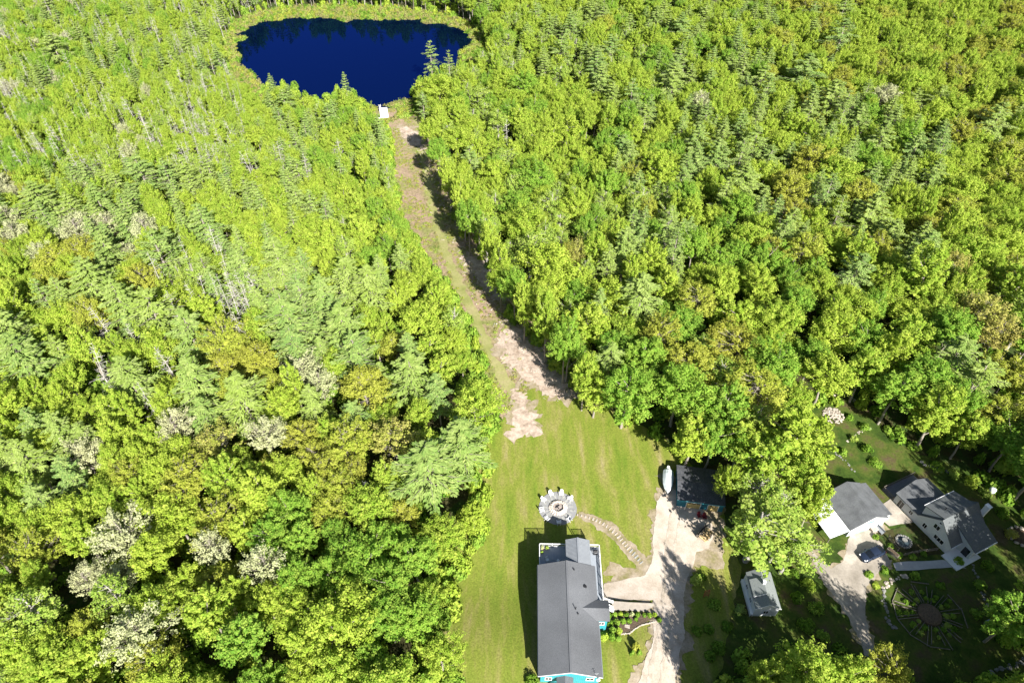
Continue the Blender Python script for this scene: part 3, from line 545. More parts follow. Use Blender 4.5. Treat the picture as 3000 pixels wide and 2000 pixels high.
m = MB(); m.span(-.22, .22, -3.7, -3.35, .3, .55); m.tube([(0, -3.45, 0), (0, -3.45, .6)], .04, 6); m.build('hitch', M['stone'], tr)

# ---- teal garage
ga = empty('garage', (32.3, 72.1, 0), R(-9), 'dark teal two-door garage with a charcoal roof under the trees', 'garage')
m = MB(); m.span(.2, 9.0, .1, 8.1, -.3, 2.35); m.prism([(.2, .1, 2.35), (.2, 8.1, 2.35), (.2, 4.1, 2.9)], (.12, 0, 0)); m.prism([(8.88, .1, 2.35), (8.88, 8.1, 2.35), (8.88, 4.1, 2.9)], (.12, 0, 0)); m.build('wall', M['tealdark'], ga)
m = MB(); m.slab([(0, -.05, 2.36), (9.2, -.05, 2.36), (9.2, 4.1, 2.96), (0, 4.1, 2.96)], .14); m.slab([(0, 4.1, 2.96), (9.2, 4.1, 2.96), (9.2, 8.3, 2.36), (0, 8.3, 2.36)], .14); m.build('roof', M['blackroof'], ga)
m = MB(); m.span(0, 9.2, -.1, -.05, 2.3, 2.44); m.build('fascia', M['teal'], ga)
for x0, x1 in ((2.0, 4.6), (6.1, 8.0)):
    m = MB(); m.span(x0, x1, .02, .1, 0, 2.05); d = m.build('garage_door', M['plywood'], ga)
    m = MB(); m.span(x0 - .1, x0, -.03, .1, 0, 2.15); m.span(x1, x1 + .1, -.03, .1, 0, 2.15); m.span(x0, x1, -.03, .1, 2.05, 2.15)
    m.build('frame', M['white'], d)
    m = MB()
    for i in range(3 if x0 < 3 else 2): a = x0 + (x1 - x0) * (i + .5) / (3 if x0 < 3 else 2); q = .36 if x0 < 3 else .16; m.span(a - q, a + q, 0, .02, 1.7, 1.95)
    m.build('pane', M['glass'], d)
# firewood
fw = gt(1920 + 900 / 6.03, 1340 + 1390 / 6.03); t = empty('firewood_stack', (fw.x, fw.y, fw.z + .1), R(45), 'stack of split yellow firewood with plank sides beside the driveway', 'firewood stack')
m = MB()
for i in range(70): a = rnd.uniform(-1.4, 1.2); m.bar((a, rnd.uniform(-.9, .5), .2 + rnd.uniform(0, .8)), (a + rnd.uniform(-.3, .3), rnd.uniform(-.4, .9), .3 + rnd.uniform(0, .9)), .13, .11)
m.build('log', M['firewood'], t)
m = MB(); m.span(-1.6, 1.5, .95, 1.02, 0, 1.0); m.span(-1.6, 1.5, 1.3, 1.37, 0, .9); m.span(-1.6, -1.52, .95, 1.37, 0, .9); m.span(1.42, 1.5, .95, 1.37, 0, .9); m.build('plank_side', M['oldwood'], t)

# ---- small white cottage
ct = empty('cottage', (41.7, 50.15, 0), 0, 'small white cottage with a grey roof, a dormer and a white chimney', 'cottage')
m = MB(); m.span(.05, 4.2, .1, 6.5, -.2, 3.0); m.prism([(.05, .1, 3.0), (4.2, .1, 3.0), (2.05, .1, 4.5)], (0, .12, 0)); m.prism([(.05, 6.38, 3.0), (4.2, 6.38, 3.0), (2.05, 6.38, 4.5)], (0, .12, 0)); m.build('wall', M['siding'], ct)
m = MB(); m.span(-.35, .04, -.02, 6.4, .9, 1.0); m.span(-.35, -.27, 0, 6.4, 0, .9); m.build('side_ledge', M['white'], ct)
m = gable_x(-.05, 4.35, -.05, 6.6, 2.98, 4.55, 2.05, .12); m.build('roof', M['shingle4'], ct)
m = MB(); m.slab([(.0, 1.9, 3.55), (2.0, 1.9, 4.62), (2.0, 5.0, 4.62), (.0, 5.0, 3.55)], .1); d = m.build('dormer_roof', M['shingle4'], ct)
m = MB(); m.prism([(.12, 1.98, 3.12), (.12, 1.98, 3.6), (2.0, 1.98, 4.6)], (0, 2.94, 0)); m.build('dormer_wall', M['white'], ct)
m = MB(); m.bar((0, 1.87, 3.6), (2.0, 1.87, 4.68), .06, .14); m.bar((-.05, -.08, 3.03), (2.05, -.08, 4.6), .05, .15); m.bar((2.05, -.08, 4.6), (4.35, -.08, 3.03), .05, .15); m.build('fascia', M['white'], ct)
m = MB(); m.span(1.75, 2.15, 3.6, 4.0, 4.3, 5.35); m.span(1.7, 2.2, 3.55, 4.05, 5.35, 5.45); m.build('chimney', M['white'], ct)
window('window', (2.1, .1, 1.6), .8, 1.0, 'y', ct); window('window', (.05, 2.2, 1.7), .8, .9, 'x', ct); window('window', (.05, 4.6, 1.7), .8, .9, 'x', ct)

# ---- white barn
bn = empty('barn', (63.6, 65.3, 0), R(18), 'white barn with grey shingles, a white metal lean-to and mint doors', 'barn')
m = MB(); m.span(.15, 8.45, .12, 8.1, -.3, 2.6); m.prism([(.15, .12, 2.6), (8.45, .12, 2.6), (4.6, .12, 4.7)], (0, .12, 0)); m.prism([(.15, 8.0, 2.6), (8.45, 8.0, 2.6), (4.6, 8.0, 4.7)], (0, .1, 0)); m.build('wall', M['siding'], bn)
gable_x(-.05, 8.7, -.05, 8.25, 2.55, 4.85, 4.6, .14).build('roof', M['shingle2'], bn)
m = MB(); m.slab([(-4.3, 0, 1.95), (-.1, 0, 2.5), (-.1, 8.2, 2.5), (-4.3, 8.2, 1.95)], .05)
for i in range(28): y = .1 + i * .295; m.bar((-4.3, y, 2.015), (-.1, y, 2.565), .04, .03)
m.build('lean_to_roof', M['whitemetal'], bn)
m = MB()
for y in (.15, 4.1, 8.0): m.span(-4.2, -4.08, y - .06, y + .06, 0, 1.95)
m.span(-4.2, -4.08, .1, 8.1, 1.83, 1.94); m.build('lean_to_post', M['oldwood'], bn)
m = MB(); m.slab([(8.6, .6, 2.45), (10.3, .6, 1.95), (10.3, 8.2, 1.95), (8.6, 8.2, 2.45)], .1); m.build('side_roof', M['shingle2'], bn)
m = MB(); m.span(8.46, 10.1, .75, 8.0, -.2, 1.93); m.build('side_wall', M['siding'], bn)
m = MB(); m.bar((-.05, -.09, 2.62), (4.6, -.09, 4.92), .06, .16); m.bar((4.6, -.09, 4.92), (8.7, -.09, 2.62), .06, .16); m.build('fascia', M['white'], bn)
m = MB(); m.span(1.5, 4.3, .06, .12, 0, 2.0); d = m.build('garage_door', M['mint'], bn)
m = MB(); m.span(1.4, 1.5, .03, .12, 0, 2.1); m.span(4.3, 4.4, .03, .12, 0, 2.1); m.span(1.5, 4.3, .03, .12, 2.0, 2.1); m.build('frame', M['white'], d)
m = MB()
for z in (.5, 1.0, 1.5): m.span(1.55, 4.25, .045, .06, z, z + .04)
m.build('rail', M['white'], d)
m = MB(); m.span(3.9, 5.3, .06, .12, 2.75, 3.4); d = m.build('loft_door', M['mint'], bn)
m = MB(); m.span(5.9, 6.8, .06, .12, 0, 2.0); d = m.build('door', M['white'], bn); m = MB(); m.box((6.68, .03, 1.0), (.06, .06, .12)); m.build('handle', M['black'], d)
# crate-like box and stoop by the barn door
p = gt(2360 + 1225 / 6.273, 1380 + 1065 / 6.273); m = MB(); m.span(-.6, .6, -.7, .7, 0, .5); m.span(-.66, .66, -.76, .76, .5, .58); o = m.build('storage_box', M['stone']); o.location = p + Vector((0, 0, .15)); o.rotation_euler[2] = R(18); tag(o, 'squat tan box at the corner of the white barn', 'storage box')
p = gt(2360 + 1330 / 6.273, 1380 + 1090 / 6.273); t = empty('bench', p + Vector((0, 0, .1)), R(25), 'grey wooden bench with a back by the barn corner', 'bench')
m = MB(); m.span(-.35, .35, -1, 1, .42, .48); m.build('seat', M['metalroof'], t); m = MB(); m.span(.33, .38, -1, 1, .48, .95); m.build('backrest', M['metalroof'], t)
for s in (-.9, .9): m = MB(); m.span(-.32, .34, s - .04, s + .04, 0, .42); m.build('leg', M['metalroof'], t)

# ---- white house on the right
wh = empty('house', (80.9, 62.0, 0), R(24.4), 'white clapboard house with steep dappled grey roofs among the dark woods', 'house')
m = MB(); m.span(.05, 9.0, 0, 7.25, -.3, 2.6); m.prism([(.05, 0, 2.6), (.05, 7.25, 2.6), (.05, 3.62, 6.1)], (.14, 0, 0)); m.prism([(8.86, 0, 2.6), (8.86, 7.25, 2.6), (8.86, 3.62, 6.1)], (.14, 0, 0))
m.prism([(.55, 3.62, 6.0), (.55, 7.35, 4.95), (.55, 7.2, 2.6), (.55, 3.62, 5.9)], (7.5, 0, 0)); m.span(2.75, 8.2, -2.6, 0, -.2, 2.8); m.prism([(2.75, -2.6, 2.8), (2.75, 2.3, 4.75), (2.75, 2.3, 4.6), (2.75, 0, 2.6)], (5.4, 0, 0))
m.build('wall', M['siding'], wh)
m = MB(); m.slab([(-.15, -.25, 2.45), (9.2, -.25, 2.45), (9.2, 3.62, 6.15), (-.15, 3.62, 6.15)], .14); m.slab([(-.15, 7.5, 2.45), (9.2, 7.5, 2.45), (9.2, 3.62, 6.15), (-.15, 3.62, 6.15)], .14)
m.build('roof', M['shingle3'], wh)
m = MB(); m.slab([(.4, 3.62, 6.2), (8.2, 3.62, 6.2), (8.2, 7.55, 5.05), (.4, 7.55, 5.05)], .16); m.build('dormer_roof', M['shingle3'], wh)
m = MB(); m.span(.4, 8.2, 7.56, 7.7, 5.03, 5.17); m.span(-.15, 2.5, -.4, -.27, 2.4, 2.54); m.span(2.6, 8.3, -3.03, -2.9, 2.82, 2.96); m.build('gutter', M['white'], wh)
m = MB(); m.slab([(2.6, -2.9, 2.85), (8.3, -2.9, 2.85), (8.3, 2.75, 5.15), (2.6, 2.75, 5.15)], .15); m.build('lower_roof', M['shingle3'], wh)
window('window', (.05, 5.4, 1.6), .75, 1.1, 'x', wh); window('window', (.05, 3.7, 3.7), 1.1, 1.1, 'x', wh); window('window', (.05, 2.2, 1.6), 1.9, 1.0, 'x', wh, bars=2); window('window', (.05, 3.6, 5.15), .4, .4, 'x', wh, bars=0, label='tiny attic vent')
window('window', (1.3, 0, 1.6), .8, .9, 'y', wh)
m = MB(); m.span(2.68, 2.75, -2.2, -1.0, .3, 2.3); d = m.build('door', M['glass'], wh, label='dark open doorway facing the porch'); m = MB(); m.span(2.64, 2.75, -2.3, -2.2, .3, 2.4); m.span(2.64, 2.75, -1.0, -.9, .3, 2.4); m.build('frame', M['white'], d)
m = MB(); m.span(-1.0, 2.74, -3.4, -.02, -.2, .3); m.span(2.74, 5.2, -3.4, -2.62, -.2, .3); m.build('porch_floor', M['white'], wh)
m = MB(); m.span(9.05, 9.75, 1.6, 2.5, -.3, 7.0); m.span(8.98, 9.82, 1.53, 2.57, 7.0, 7.15); m.build('chimney', M['white'], wh)
pipe(wh, 2.6, 5.2, 5.8, .5)
rg_ = gable_x(-.1, 8.4, 7.3, 12.7, 2.45, 4.5, 4.15, .13); rg_.build('wing_roof', M['shingle2'], wh, label='lower gabled roof of the rear wing')
m = MB(); m.span(.05, 8.2, 7.26, 12.4, -.3, 2.5); m.prism([(.05, 12.3, 2.5), (8.2, 12.3, 2.5), (4.15, 12.3, 4.35)], (0, .1, 0)); m.build('wing_wall', M['siding'], wh)
window('window', (.05, 10.9, 1.1), 1.1, 1.9, 'x', wh, label='dark glass door of the rear wing'); window('window', (.05, 8.6, 1.5), .7, .9, 'x', wh)
m = MB(); m.span(0, 8.6, 12.45, 15.3, .1, .3); m.build('deck_floor', M['wooddeck'], wh)
rail([(.1, 12.6, .3), (.1, 15.2, .3), (8.5, 15.2, .3)], 0, wh, h=.9, mt='oldwood')
# breezeway paving
WM = Matrix.Translation((80.9, 62, 0)) @ Matrix.Rotation(R(24.4), 4, 'Z')
def wl(x, y, z=0): return WM @ Vector((x, y, z))
sheet('patio', [wl(x, y).to_2d() for x, y in ((-.1, 7.2), (-.1, 13), (-5.5, 12.5), (-5.0, 8.6))], .16, M['drive2'], .1, .8, 2, world=True, seed=21)
sheet('courtyard', [wl(x, y).to_2d() for x, y in ((-.3, 0), (-.3, 7.3), (-8.5, 8.5), (-10.5, 3.2))], .14, M['litter'], .3, .8, 2, world=True, seed=22)
sheet('footpath', [gt(*p).to_2d() for p in ((2615, 1650), (2640, 1646), (2700, 1644), (2760, 1640), (2800, 1650), (2830, 1665), (2790, 1662), (2740, 1665), (2690, 1670), (2625, 1672))], .18, M['walkc'], .05, 1, 2, world=True, seed=23)
# fountain basin
p = gt(2580 + 345 / 5.228, 1370 + 1135 / 5.228); t = empty('fountain', p + Vector((0, 0, .14)), 0, 'round stone-rimmed fountain basin in the shaded courtyard', 'fountain')
m = MB()
for i in range(20): a = i * math.pi / 10; m.rock((1.3 * math.cos(a), 1.3 * math.sin(a), .12), .27, i)
m.build('rim', M['grey_stone'], t); m = MB(); m.tube([(0, 0, 0), (0, 0, .12)], 1.1, 22); m.build('basin', M['water2'], t); m = MB(); m.tube([(0, 0, .1), (0, 0, .6), (0, 0, .62), (0, 0, .7)], [.12, .1, .45, .5], 14); m.build('bowl', M['grey_stone'], t)
# courtyard fences
def fence(a, b, label, h=1.0, mt='oldwood', group='weathered fences around the courtyard'):
    L = (Vector(b) - Vector(a)).length; t = empty('fence', (a[0], a[1], tz(*a[:2]) + .1), math.atan2(b[1] - a[1], b[0] - a[0]), label, 'fence', group)
    n = max(2, round(L / 2))
    for i in range(n + 1): m = MB(); m.span(L * i / n - .06, L * i / n + .06, -.06, .06, 0, h + .12); m.build('post', M[mt], t)
    m = MB(); m.span(0, L, -.025, .025, h - .08, h); m.span(0, L, -.025, .025, .25, .33)
    for i in range(int(L / .22)): m.span(.1 + i * .22, .15 + i * .22, -.02, .02, .1, h - .05)
    m.build('picket_panel', M[mt], t)
def n8(x, y): q = gt(2560 + x / 11.2, 1560 + y / 11.2); return (q.x, q.y)
fence(n8(950, 770), n8(1420, 665), 'weathered fence between courtyard and pale footpath, the part nearer the car'); fence(n8(1440, 665), n8(2040, 590), 'weathered fence between courtyard and pale footpath, the part nearer the house'); fence(n8(450, 200), n8(760, 600), 'dark fence running along the courtyard side facing the parked car')
p = n8(590, 700); m = MB(); m.span(-.35, .35, -1.1, 1.1, 0, .75); o = m.build('planter_box', M['oldwood']); m2 = MB(); m2.span(-.28, .28, -1.0, 1.0, .74, .78); q = m2.build('soil', M['soil'], o); o.location = (*p, .1); o.rotation_euler[2] = R(35); tag(o, 'long wooden planter box behind the parked car', 'planter')
# propane tank
p = gt(2580 + 1685 / 5.228, 1370 + 375 / 5.228); t = empty('propane_tank', p + Vector((0, 0, .05)), 0, 'rounded white propane tank on the grass behind the white house', 'propane tank')
m = MB(); m.tube([(0, 0, .15), (0, 0, .25), (0, 0, .45), (0, 0, 1.15), (0, 0, 1.35), (0, 0, 1.45)], [.3, .5, .6, .6, .45, .1], 16); m.build('tank', M['propane'], t, smooth=True); m = MB(); m.tube([(0, 0, 0), (0, 0, .2)], .45, 12); m.build('foot_ring', M['steel'], t)
# ---- parked car
def car():
    a = gt(2521, 1637, .6); b = gt(2588, 1608, .6); c = (a + b) / 2; a = c + (a - c) * 1.0; ang = math.atan2(a.y - b.y, a.x - b.x)
    t = empty('parked_car', (c.x, c.y, tz(c.x, c.y) + .14), ang, 'slate blue sedan parked on the gravel before the white barn', 'car')
    t.scale = (1.07, 1.07, 1.05)
    # sections along x (front +): x, half width, top z at centre, shoulder z
    secs = [(-2.35, .70, .72, .62), (-2.25, .82, .92, .80), (-1.75, .90, .98, .86), (-1.2, .91, 1.0, .90), (0, .92, .98, .90), (1.0, .91, .96, .86), (1.7, .88, .86, .78), (2.2, .80, .74, .66), (2.38, .62, .60, .52)]
    S = []
    for x, wd, zt, zs in secs: S.append([(x, -wd * .95, .25), (x, -wd, .5), (x, -wd * .97, zs), (x, -wd * .7, zt - .02), (x, 0, zt), (x, wd * .7, zt - .02), (x, wd * .97, zs), (x, wd, .5), (x, wd * .95, .25)])
    body = loft(S, 9).build('body', M['carpaint'], t, smooth=True)
    G = [(-1.95, .60, .97), (-1.2, .66, 1.38), (-.9, .67, 1.42), (.25, .67, 1.43), (.45, .66, 1.40), (1.25, .62, .95)]
    gl = [[(x, -w_ - .1 * (1.45 - z), .93), (x, -w_, z - .06), (x, -w_ * .7, z), (x, 0, z + .02), (x, w_ * .7, z), (x, w_, z - .06), (x, w_ + .1 * (1.45 - z), .93)] for x, w_, z in G]
    loft(gl, 7).build('window', M['glass'], t, smooth=False)
    m = loft([[(x, -w_, z), (x, -w_ * .7, z + .07), (x, 0, z + .09), (x, w_ * .7, z + .07), (x, w_, z)] for x, w_, z in ((-1.15, .66, 1.33), (-.9, .68, 1.37), (.2, .68, 1.38), (.42, .66, 1.35))], 5); m.build('roof', M['carpaint'], t, smooth=True)
    m = MB()
    for s in (-1, 1): m.bar((.42, s * .67, 1.39), (1.27, s * .70, .95), .07); m.bar((-1.15, s * .67, 1.37), (-1.95, s * .68, .97), .09); m.bar((-.3, s * .70, 1.35), (-.3, s * .80, .92), .06)
    m.build('pillar', M['carpaint'], t)
    for x in (-1.4, 1.45):
        for s in (-1, 1):
            m = MB(); m.tube([(x, s * .93, .33), (x, s * .72, .33)], .33, 18); wo = m.build('wheel', M['tyre'], t); m = MB(); m.tube([(x, s * .945, .33), (x, s * .9, .33)], .2, 10); m.build('rim', M['steel'], wo)
    for s in (-1, 1):
        m = MB(); m.box((2.15, s * .62, .68), (.3, .25, .1), rz=-s * .3); m.build('headlight', M['whitemetal'], t); m = MB(); m.box((-2.25, s * .62, .78), (.12, .3, .12)); m.build('tail_light', M['red'], t)
        m = MB(); m.box((.85, s * 1.0, .98), (.14, .18, .12)); m.build('wing_mirror', M['carpaint'], t)
car()
# ---- wheel-shaped garden
GC = gt(2722, 1800); gw = empty('wheel_garden', (GC.x, GC.y, GC.z + .1), 0, 'large wheel-shaped garden of old timber spokes around a mound', 'garden')
m = MB(); m.tube([(0, 0, -.1), (0, 0, .3), (0, 0, .55), (0, 0, .6)], [2.1, 1.9, 1.1, .2], 18); m.build('mound', M['mulch'], gw, smooth=True)
for i in range(12):
    a = 2 * math.pi * i / 12 + .12; c, s = math.cos(a), math.sin(a); m = MB()
    for q in (-.22, .22): j0 = rnd.uniform(-.2, .2); L = rnd.uniform(4.9, 6.2); m.bar((c * 2.1 - s * q, s * 2.1 + c * q, .12), (c * L - s * (q * 1.5 + j0), s * L + c * (q * 1.5 + j0), .12), .07, .2)
    m.build('spoke', M['oldwood'], gw)
for i in range(12):
    a0, a1 = 2 * math.pi * i / 12 + .12, 2 * math.pi * (i + 1) / 12 + .12
    if i in (1, 3, 9, 10): continue
    m = MB(); m.bar((6 * math.cos(a0), 6 * math.sin(a0), .1), (6 * math.cos(a1), 6 * math.sin(a1), .1), .1, .2); m.build('rim_board', M['oldwood'], gw)
plant_n = 0
for i in range(26):
    a = (i * 5 % 12 + .5 + rnd.uniform(-.2, .2)) * math.pi / 6 + .12; r = 2.9 + (i // 12) * 1.2 + rnd.uniform(-.2, .2); x, y = GC.x + r * math.cos(a), GC.y + r * math.sin(a)
    shrub((x, y, tz(x, y) + .1), rnd.uniform(.4, .8), rnd.uniform(.3, .6), f"low garden plant, {('innermost', 'middle', 'outermost')[min(2, i // 12)]} in the wheel garden wedge facing {('east', 'east-northeast', 'north-northeast', 'north', 'north-northwest', 'west-northwest', 'west', 'west-southwest', 'south-southwest', 'south', 'south-southeast', 'east-southeast')[i * 5 % 12]}", 'garden_plant', 'plant', rnd.choice(['LS', 'LG', 'LS', 'LY']), n=200, group='plants between the spokes of the wheel garden')
# stones
def stone_row(pts, label, n, r=.22, mt='grey_stone', h=.02, wide=.35, name='stone_row'):
    m = MB()
    for i in range(n):
        q = i / (n - 1) * (len(pts) - 1); j = min(int(q), len(pts) - 2); a, b = gt(*pts[j]), gt(*pts[j + 1]); p = a.lerp(b, q - j); x, y = p.x + rnd.uniform(-wide, wide), p.y + rnd.uniform(-wide, wide)
        m.rock((x, y, tz(x, y) + h + rnd.uniform(0, r * .4)), r * rnd.uniform(.6, 1.4), i)
    return tag(m.build(name, M[mt]), label, 'stone row')
stone_row([(2590, 1725), (2605, 1705), (2640, 1690), (2655, 1685)], 'pale boulders edging the wheel garden beside the gravel drive', 26, .28, 'stone')
stone_row([(2590, 1725), (2588, 1760), (2600, 1810), (2620, 1840)], 'broken line of stones down the drive side of the wheel garden', 22, .3)
stone_row([(2840, 1640), (2860, 1690), (2885, 1750), (2900, 1790)], 'dim line of stones in the shade below the white house', 26, .25)
stone_row([(2440, 1160), (2470, 1150), (2500, 1170), (2512, 1190)], 'pale stone wall along the upper edge of the garden slope', 34, .24, 'stone')
stone_row([(2480, 1290), (2520, 1265), (2550, 1258)], 'pale stones across the garden slope below the stone heap', 24, .22, 'stone')
stone_row([(2445, 1325), (2470, 1345), (2500, 1380)], 'short line of stones beside the barn roof', 20, .2, 'grey_stone')
stone_row([(2700, 1355), (2730, 1368), (2760, 1380), (2810, 1395)], 'grey stones scattered on the shaded grass behind the rear deck', 16, .28)
stone_row([(2880, 1990), (2920, 1965), (2970, 1950), (3010, 1930)], 'rough stone wall in the bottom corner of the woods', 44, .3, 'grey_stone')
m = MB(); hp = gt(2440, 1218)
for i in range(170): a, r = rnd.uniform(0, 6.28), math.sqrt(rnd.random()) * 2.3; m.rock((hp.x + r * math.cos(a), hp.y + r * math.sin(a), hp.z + .15 + (1 - r / 2.3) * .5), rnd.uniform(.15, .32), i)
tag(m.build('stone_heap', M['stone']), 'oval heap of pale round stones on the garden slope', 'stone heap')
rc = gt(2988, 1572); t = empty('stone_circle', (rc.x, rc.y, rc.z + .05), 0, 'round planting ringed by pale boulders at the edge of the woods', 'stone circle')
for i in range(13): a = i * .4833; m = MB(); m.rock((2.0 * math.cos(a), 2.0 * math.sin(a), .2), .42, i); m.build('boulder', M['stone'], t)
m = MB(); m.tube([(0, 0, 0), (0, 0, .15)], 1.8, 18); m.build('soil_bed', M['soil'], t)
p = gt(2890, 1828); t = empty('beehive', p, .3, 'small grey box on legs standing alone in the shade by the dim stones', 'box')
m = MB(); m.span(-.4, .4, -.35, .35, .3, .9); m.build('body', M['metalroof'], t); m = MB(); m.span(-.45, .45, -.4, .4, .9, .97); m.build('lid', M['steel'], t)
for sx in (-.35, .35): m = MB(); m.span(sx - .04, sx + .04, -.3, .3, 0, .3); m.build('leg', M['oldwood'], t)
# pale sticks and stones left on the cleared strip
m = MB(); q = random.Random(5)
for _ in range(900):
    t_ = q.random() ** .8; a = [(935, 290), (985, 360), (1035, 480), (1095, 600), (1140, 680), (1210, 790), (1290, 890)]; s_ = t_ * 6; j = min(5, int(s_)); vx = a[j][0] + (a[j + 1][0] - a[j][0]) * (s_ - j); vy = a[j][1] + (a[j + 1][1] - a[j][1]) * (s_ - j)
    p = gv(vx, vy); x, y = p.x + q.gauss(0, 2.4), p.y + q.gauss(0, 3); z = tz(x, y) + .18; an = q.uniform(0, 6.28); L = q.uniform(.3, 1.5)
    if q.random() < .75: m.bar((x, y, z), (x + L * math.cos(an), y + L * math.sin(an), z + q.uniform(-.05, .25)), q.uniform(.04, .12))
    else: m.rock((x, y, z - .05), q.uniform(.12, .35), _)
tag(m.build('debris', M['stone']), 'pale sticks and stones strewn over the cleared strip', kind='stuff')
# ---- dock at the pond
dk = gt(1125, 333); dt = empty('dock', (dk.x, dk.y, -4.9), R(12), 'small white floating dock at the end of the cleared path', 'dock')
m = MB()
for i in range(16): m.span(-1.6, 1.6, -4.2 + i * .55, -3.75 + i * .55, .3, .36)
m.build('deck_floor', M['vinyl'], dt)
m = MB(); m.span(-1.55, 1.55, -4.1, 4.4, 0, .3); m.build('float', M['white'], dt)
m = MB(); m.bar((-1.5, 4.4, .3), (-1.5, 5.2, 1.5), .08); m.bar((-.9, 4.4, .3), (-.9, 5.2, 1.5), .08)
for k in range(4): m.bar((-1.5, 4.5 + k * .18, .5 + k * .28), (-.9, 4.5 + k * .18, .5 + k * .28), .06)
m.build('ladder', M['vinyl'], dt)
m = MB(); m.prism([(-3.2, -4.6, .25), (-.2, -4.9, .25), (0, -3.6, .25), (-1.2, -3.7, .25)], (0, 0, .1)); m.build('ramp', M['vinyl'], dt)
# yard shrubs round the neighbouring houses
YS = [('leafy shrub on the shaded slope between cottage and gravel drive', [(1855, 1345, 1.5, 'LM'), (1830, 1375, 1.3, 'LS'), (1872, 1400, 1.6, 'LG'), (1850, 1440, 1.7, 'LS'), (1885, 1465, 1.5, 'LG'), (1822, 1320, 1.2, 'LS')]),
      ('garden bush on the planted slope above the barn', [(1925, 925, 1.3, 'LG'), (1950, 960, 1.1, 'LS'), (1985, 985, 1.4, 'LG'), (1905, 1000, 1.2, 'LM'), (1990, 1035, 1.5, 'LS'), (1960, 1010, 1.0, 'LY'), (2010, 1065, 1.6, 'LG'), (1935, 1040, 1.1, 'LG')]),
      ('bush at the wood edge behind the white house', [(2150, 1075, 1.6, 'LG'), (2190, 1090, 1.4, 'LY'), (2230, 1110, 1.7, 'LM'), (2260, 1135, 1.4, 'LY'), (2300, 1180, 1.5, 'LS'), (2320, 1230, 1.4, 'LR')]),
      ('dim bush in the dark yard below the white house', [(2265, 1300, 1.3, 'LS'), (2250, 1345, 1.2, 'LG'), (2290, 1370, 1.4, 'LS'), (2240, 1410, 1.2, 'LG'), (2300, 1470, 1.5, 'LS'), (2200, 1290, 1.0, 'LG')]),
      ('low bush in the shade between driveway and cottage', [(1610, 1330, 1.0, 'LS'), (1640, 1390, 1.3, 'LG'), (1670, 1440, 1.2, 'LS'), (1600, 1450, 1.1, 'LS'), (1700, 1400, 1.2, 'LP'), (1650, 1490, 1.4, 'LS')]),
      ('small plant between courtyard and footpath', [(2045, 1255, .7, 'LG'), (2065, 1275, .7, 'LS'), (2095, 1280, .8, 'LG'), (2120, 1272, .7, 'LS'), (2010, 1235, .7, 'LG')]),
      ('clump beside the wheel garden near the grass', [(1995, 1320, .9, 'LG'), (2010, 1345, .8, 'LM'), (2030, 1310, .9, 'LS'), (2100, 1325, 1.0, 'LG'), (2160, 1345, .9, 'LS')])]
for lab, L in YS:
    for i, (vx, vy, r, mt) in enumerate(sorted(L)):
        p = gv(vx, vy); shrub((p.x, p.y, p.z + .02), r, r * rnd.uniform(.9, 1.4), f'{ordi[i]} {lab}, counting from the left', mt=mt, n=700, size=.14, group=lab.replace('bush', 'bushes').replace('shrub', 'shrubs').replace('clump', 'clumps').replace('small plant', 'small plants'))
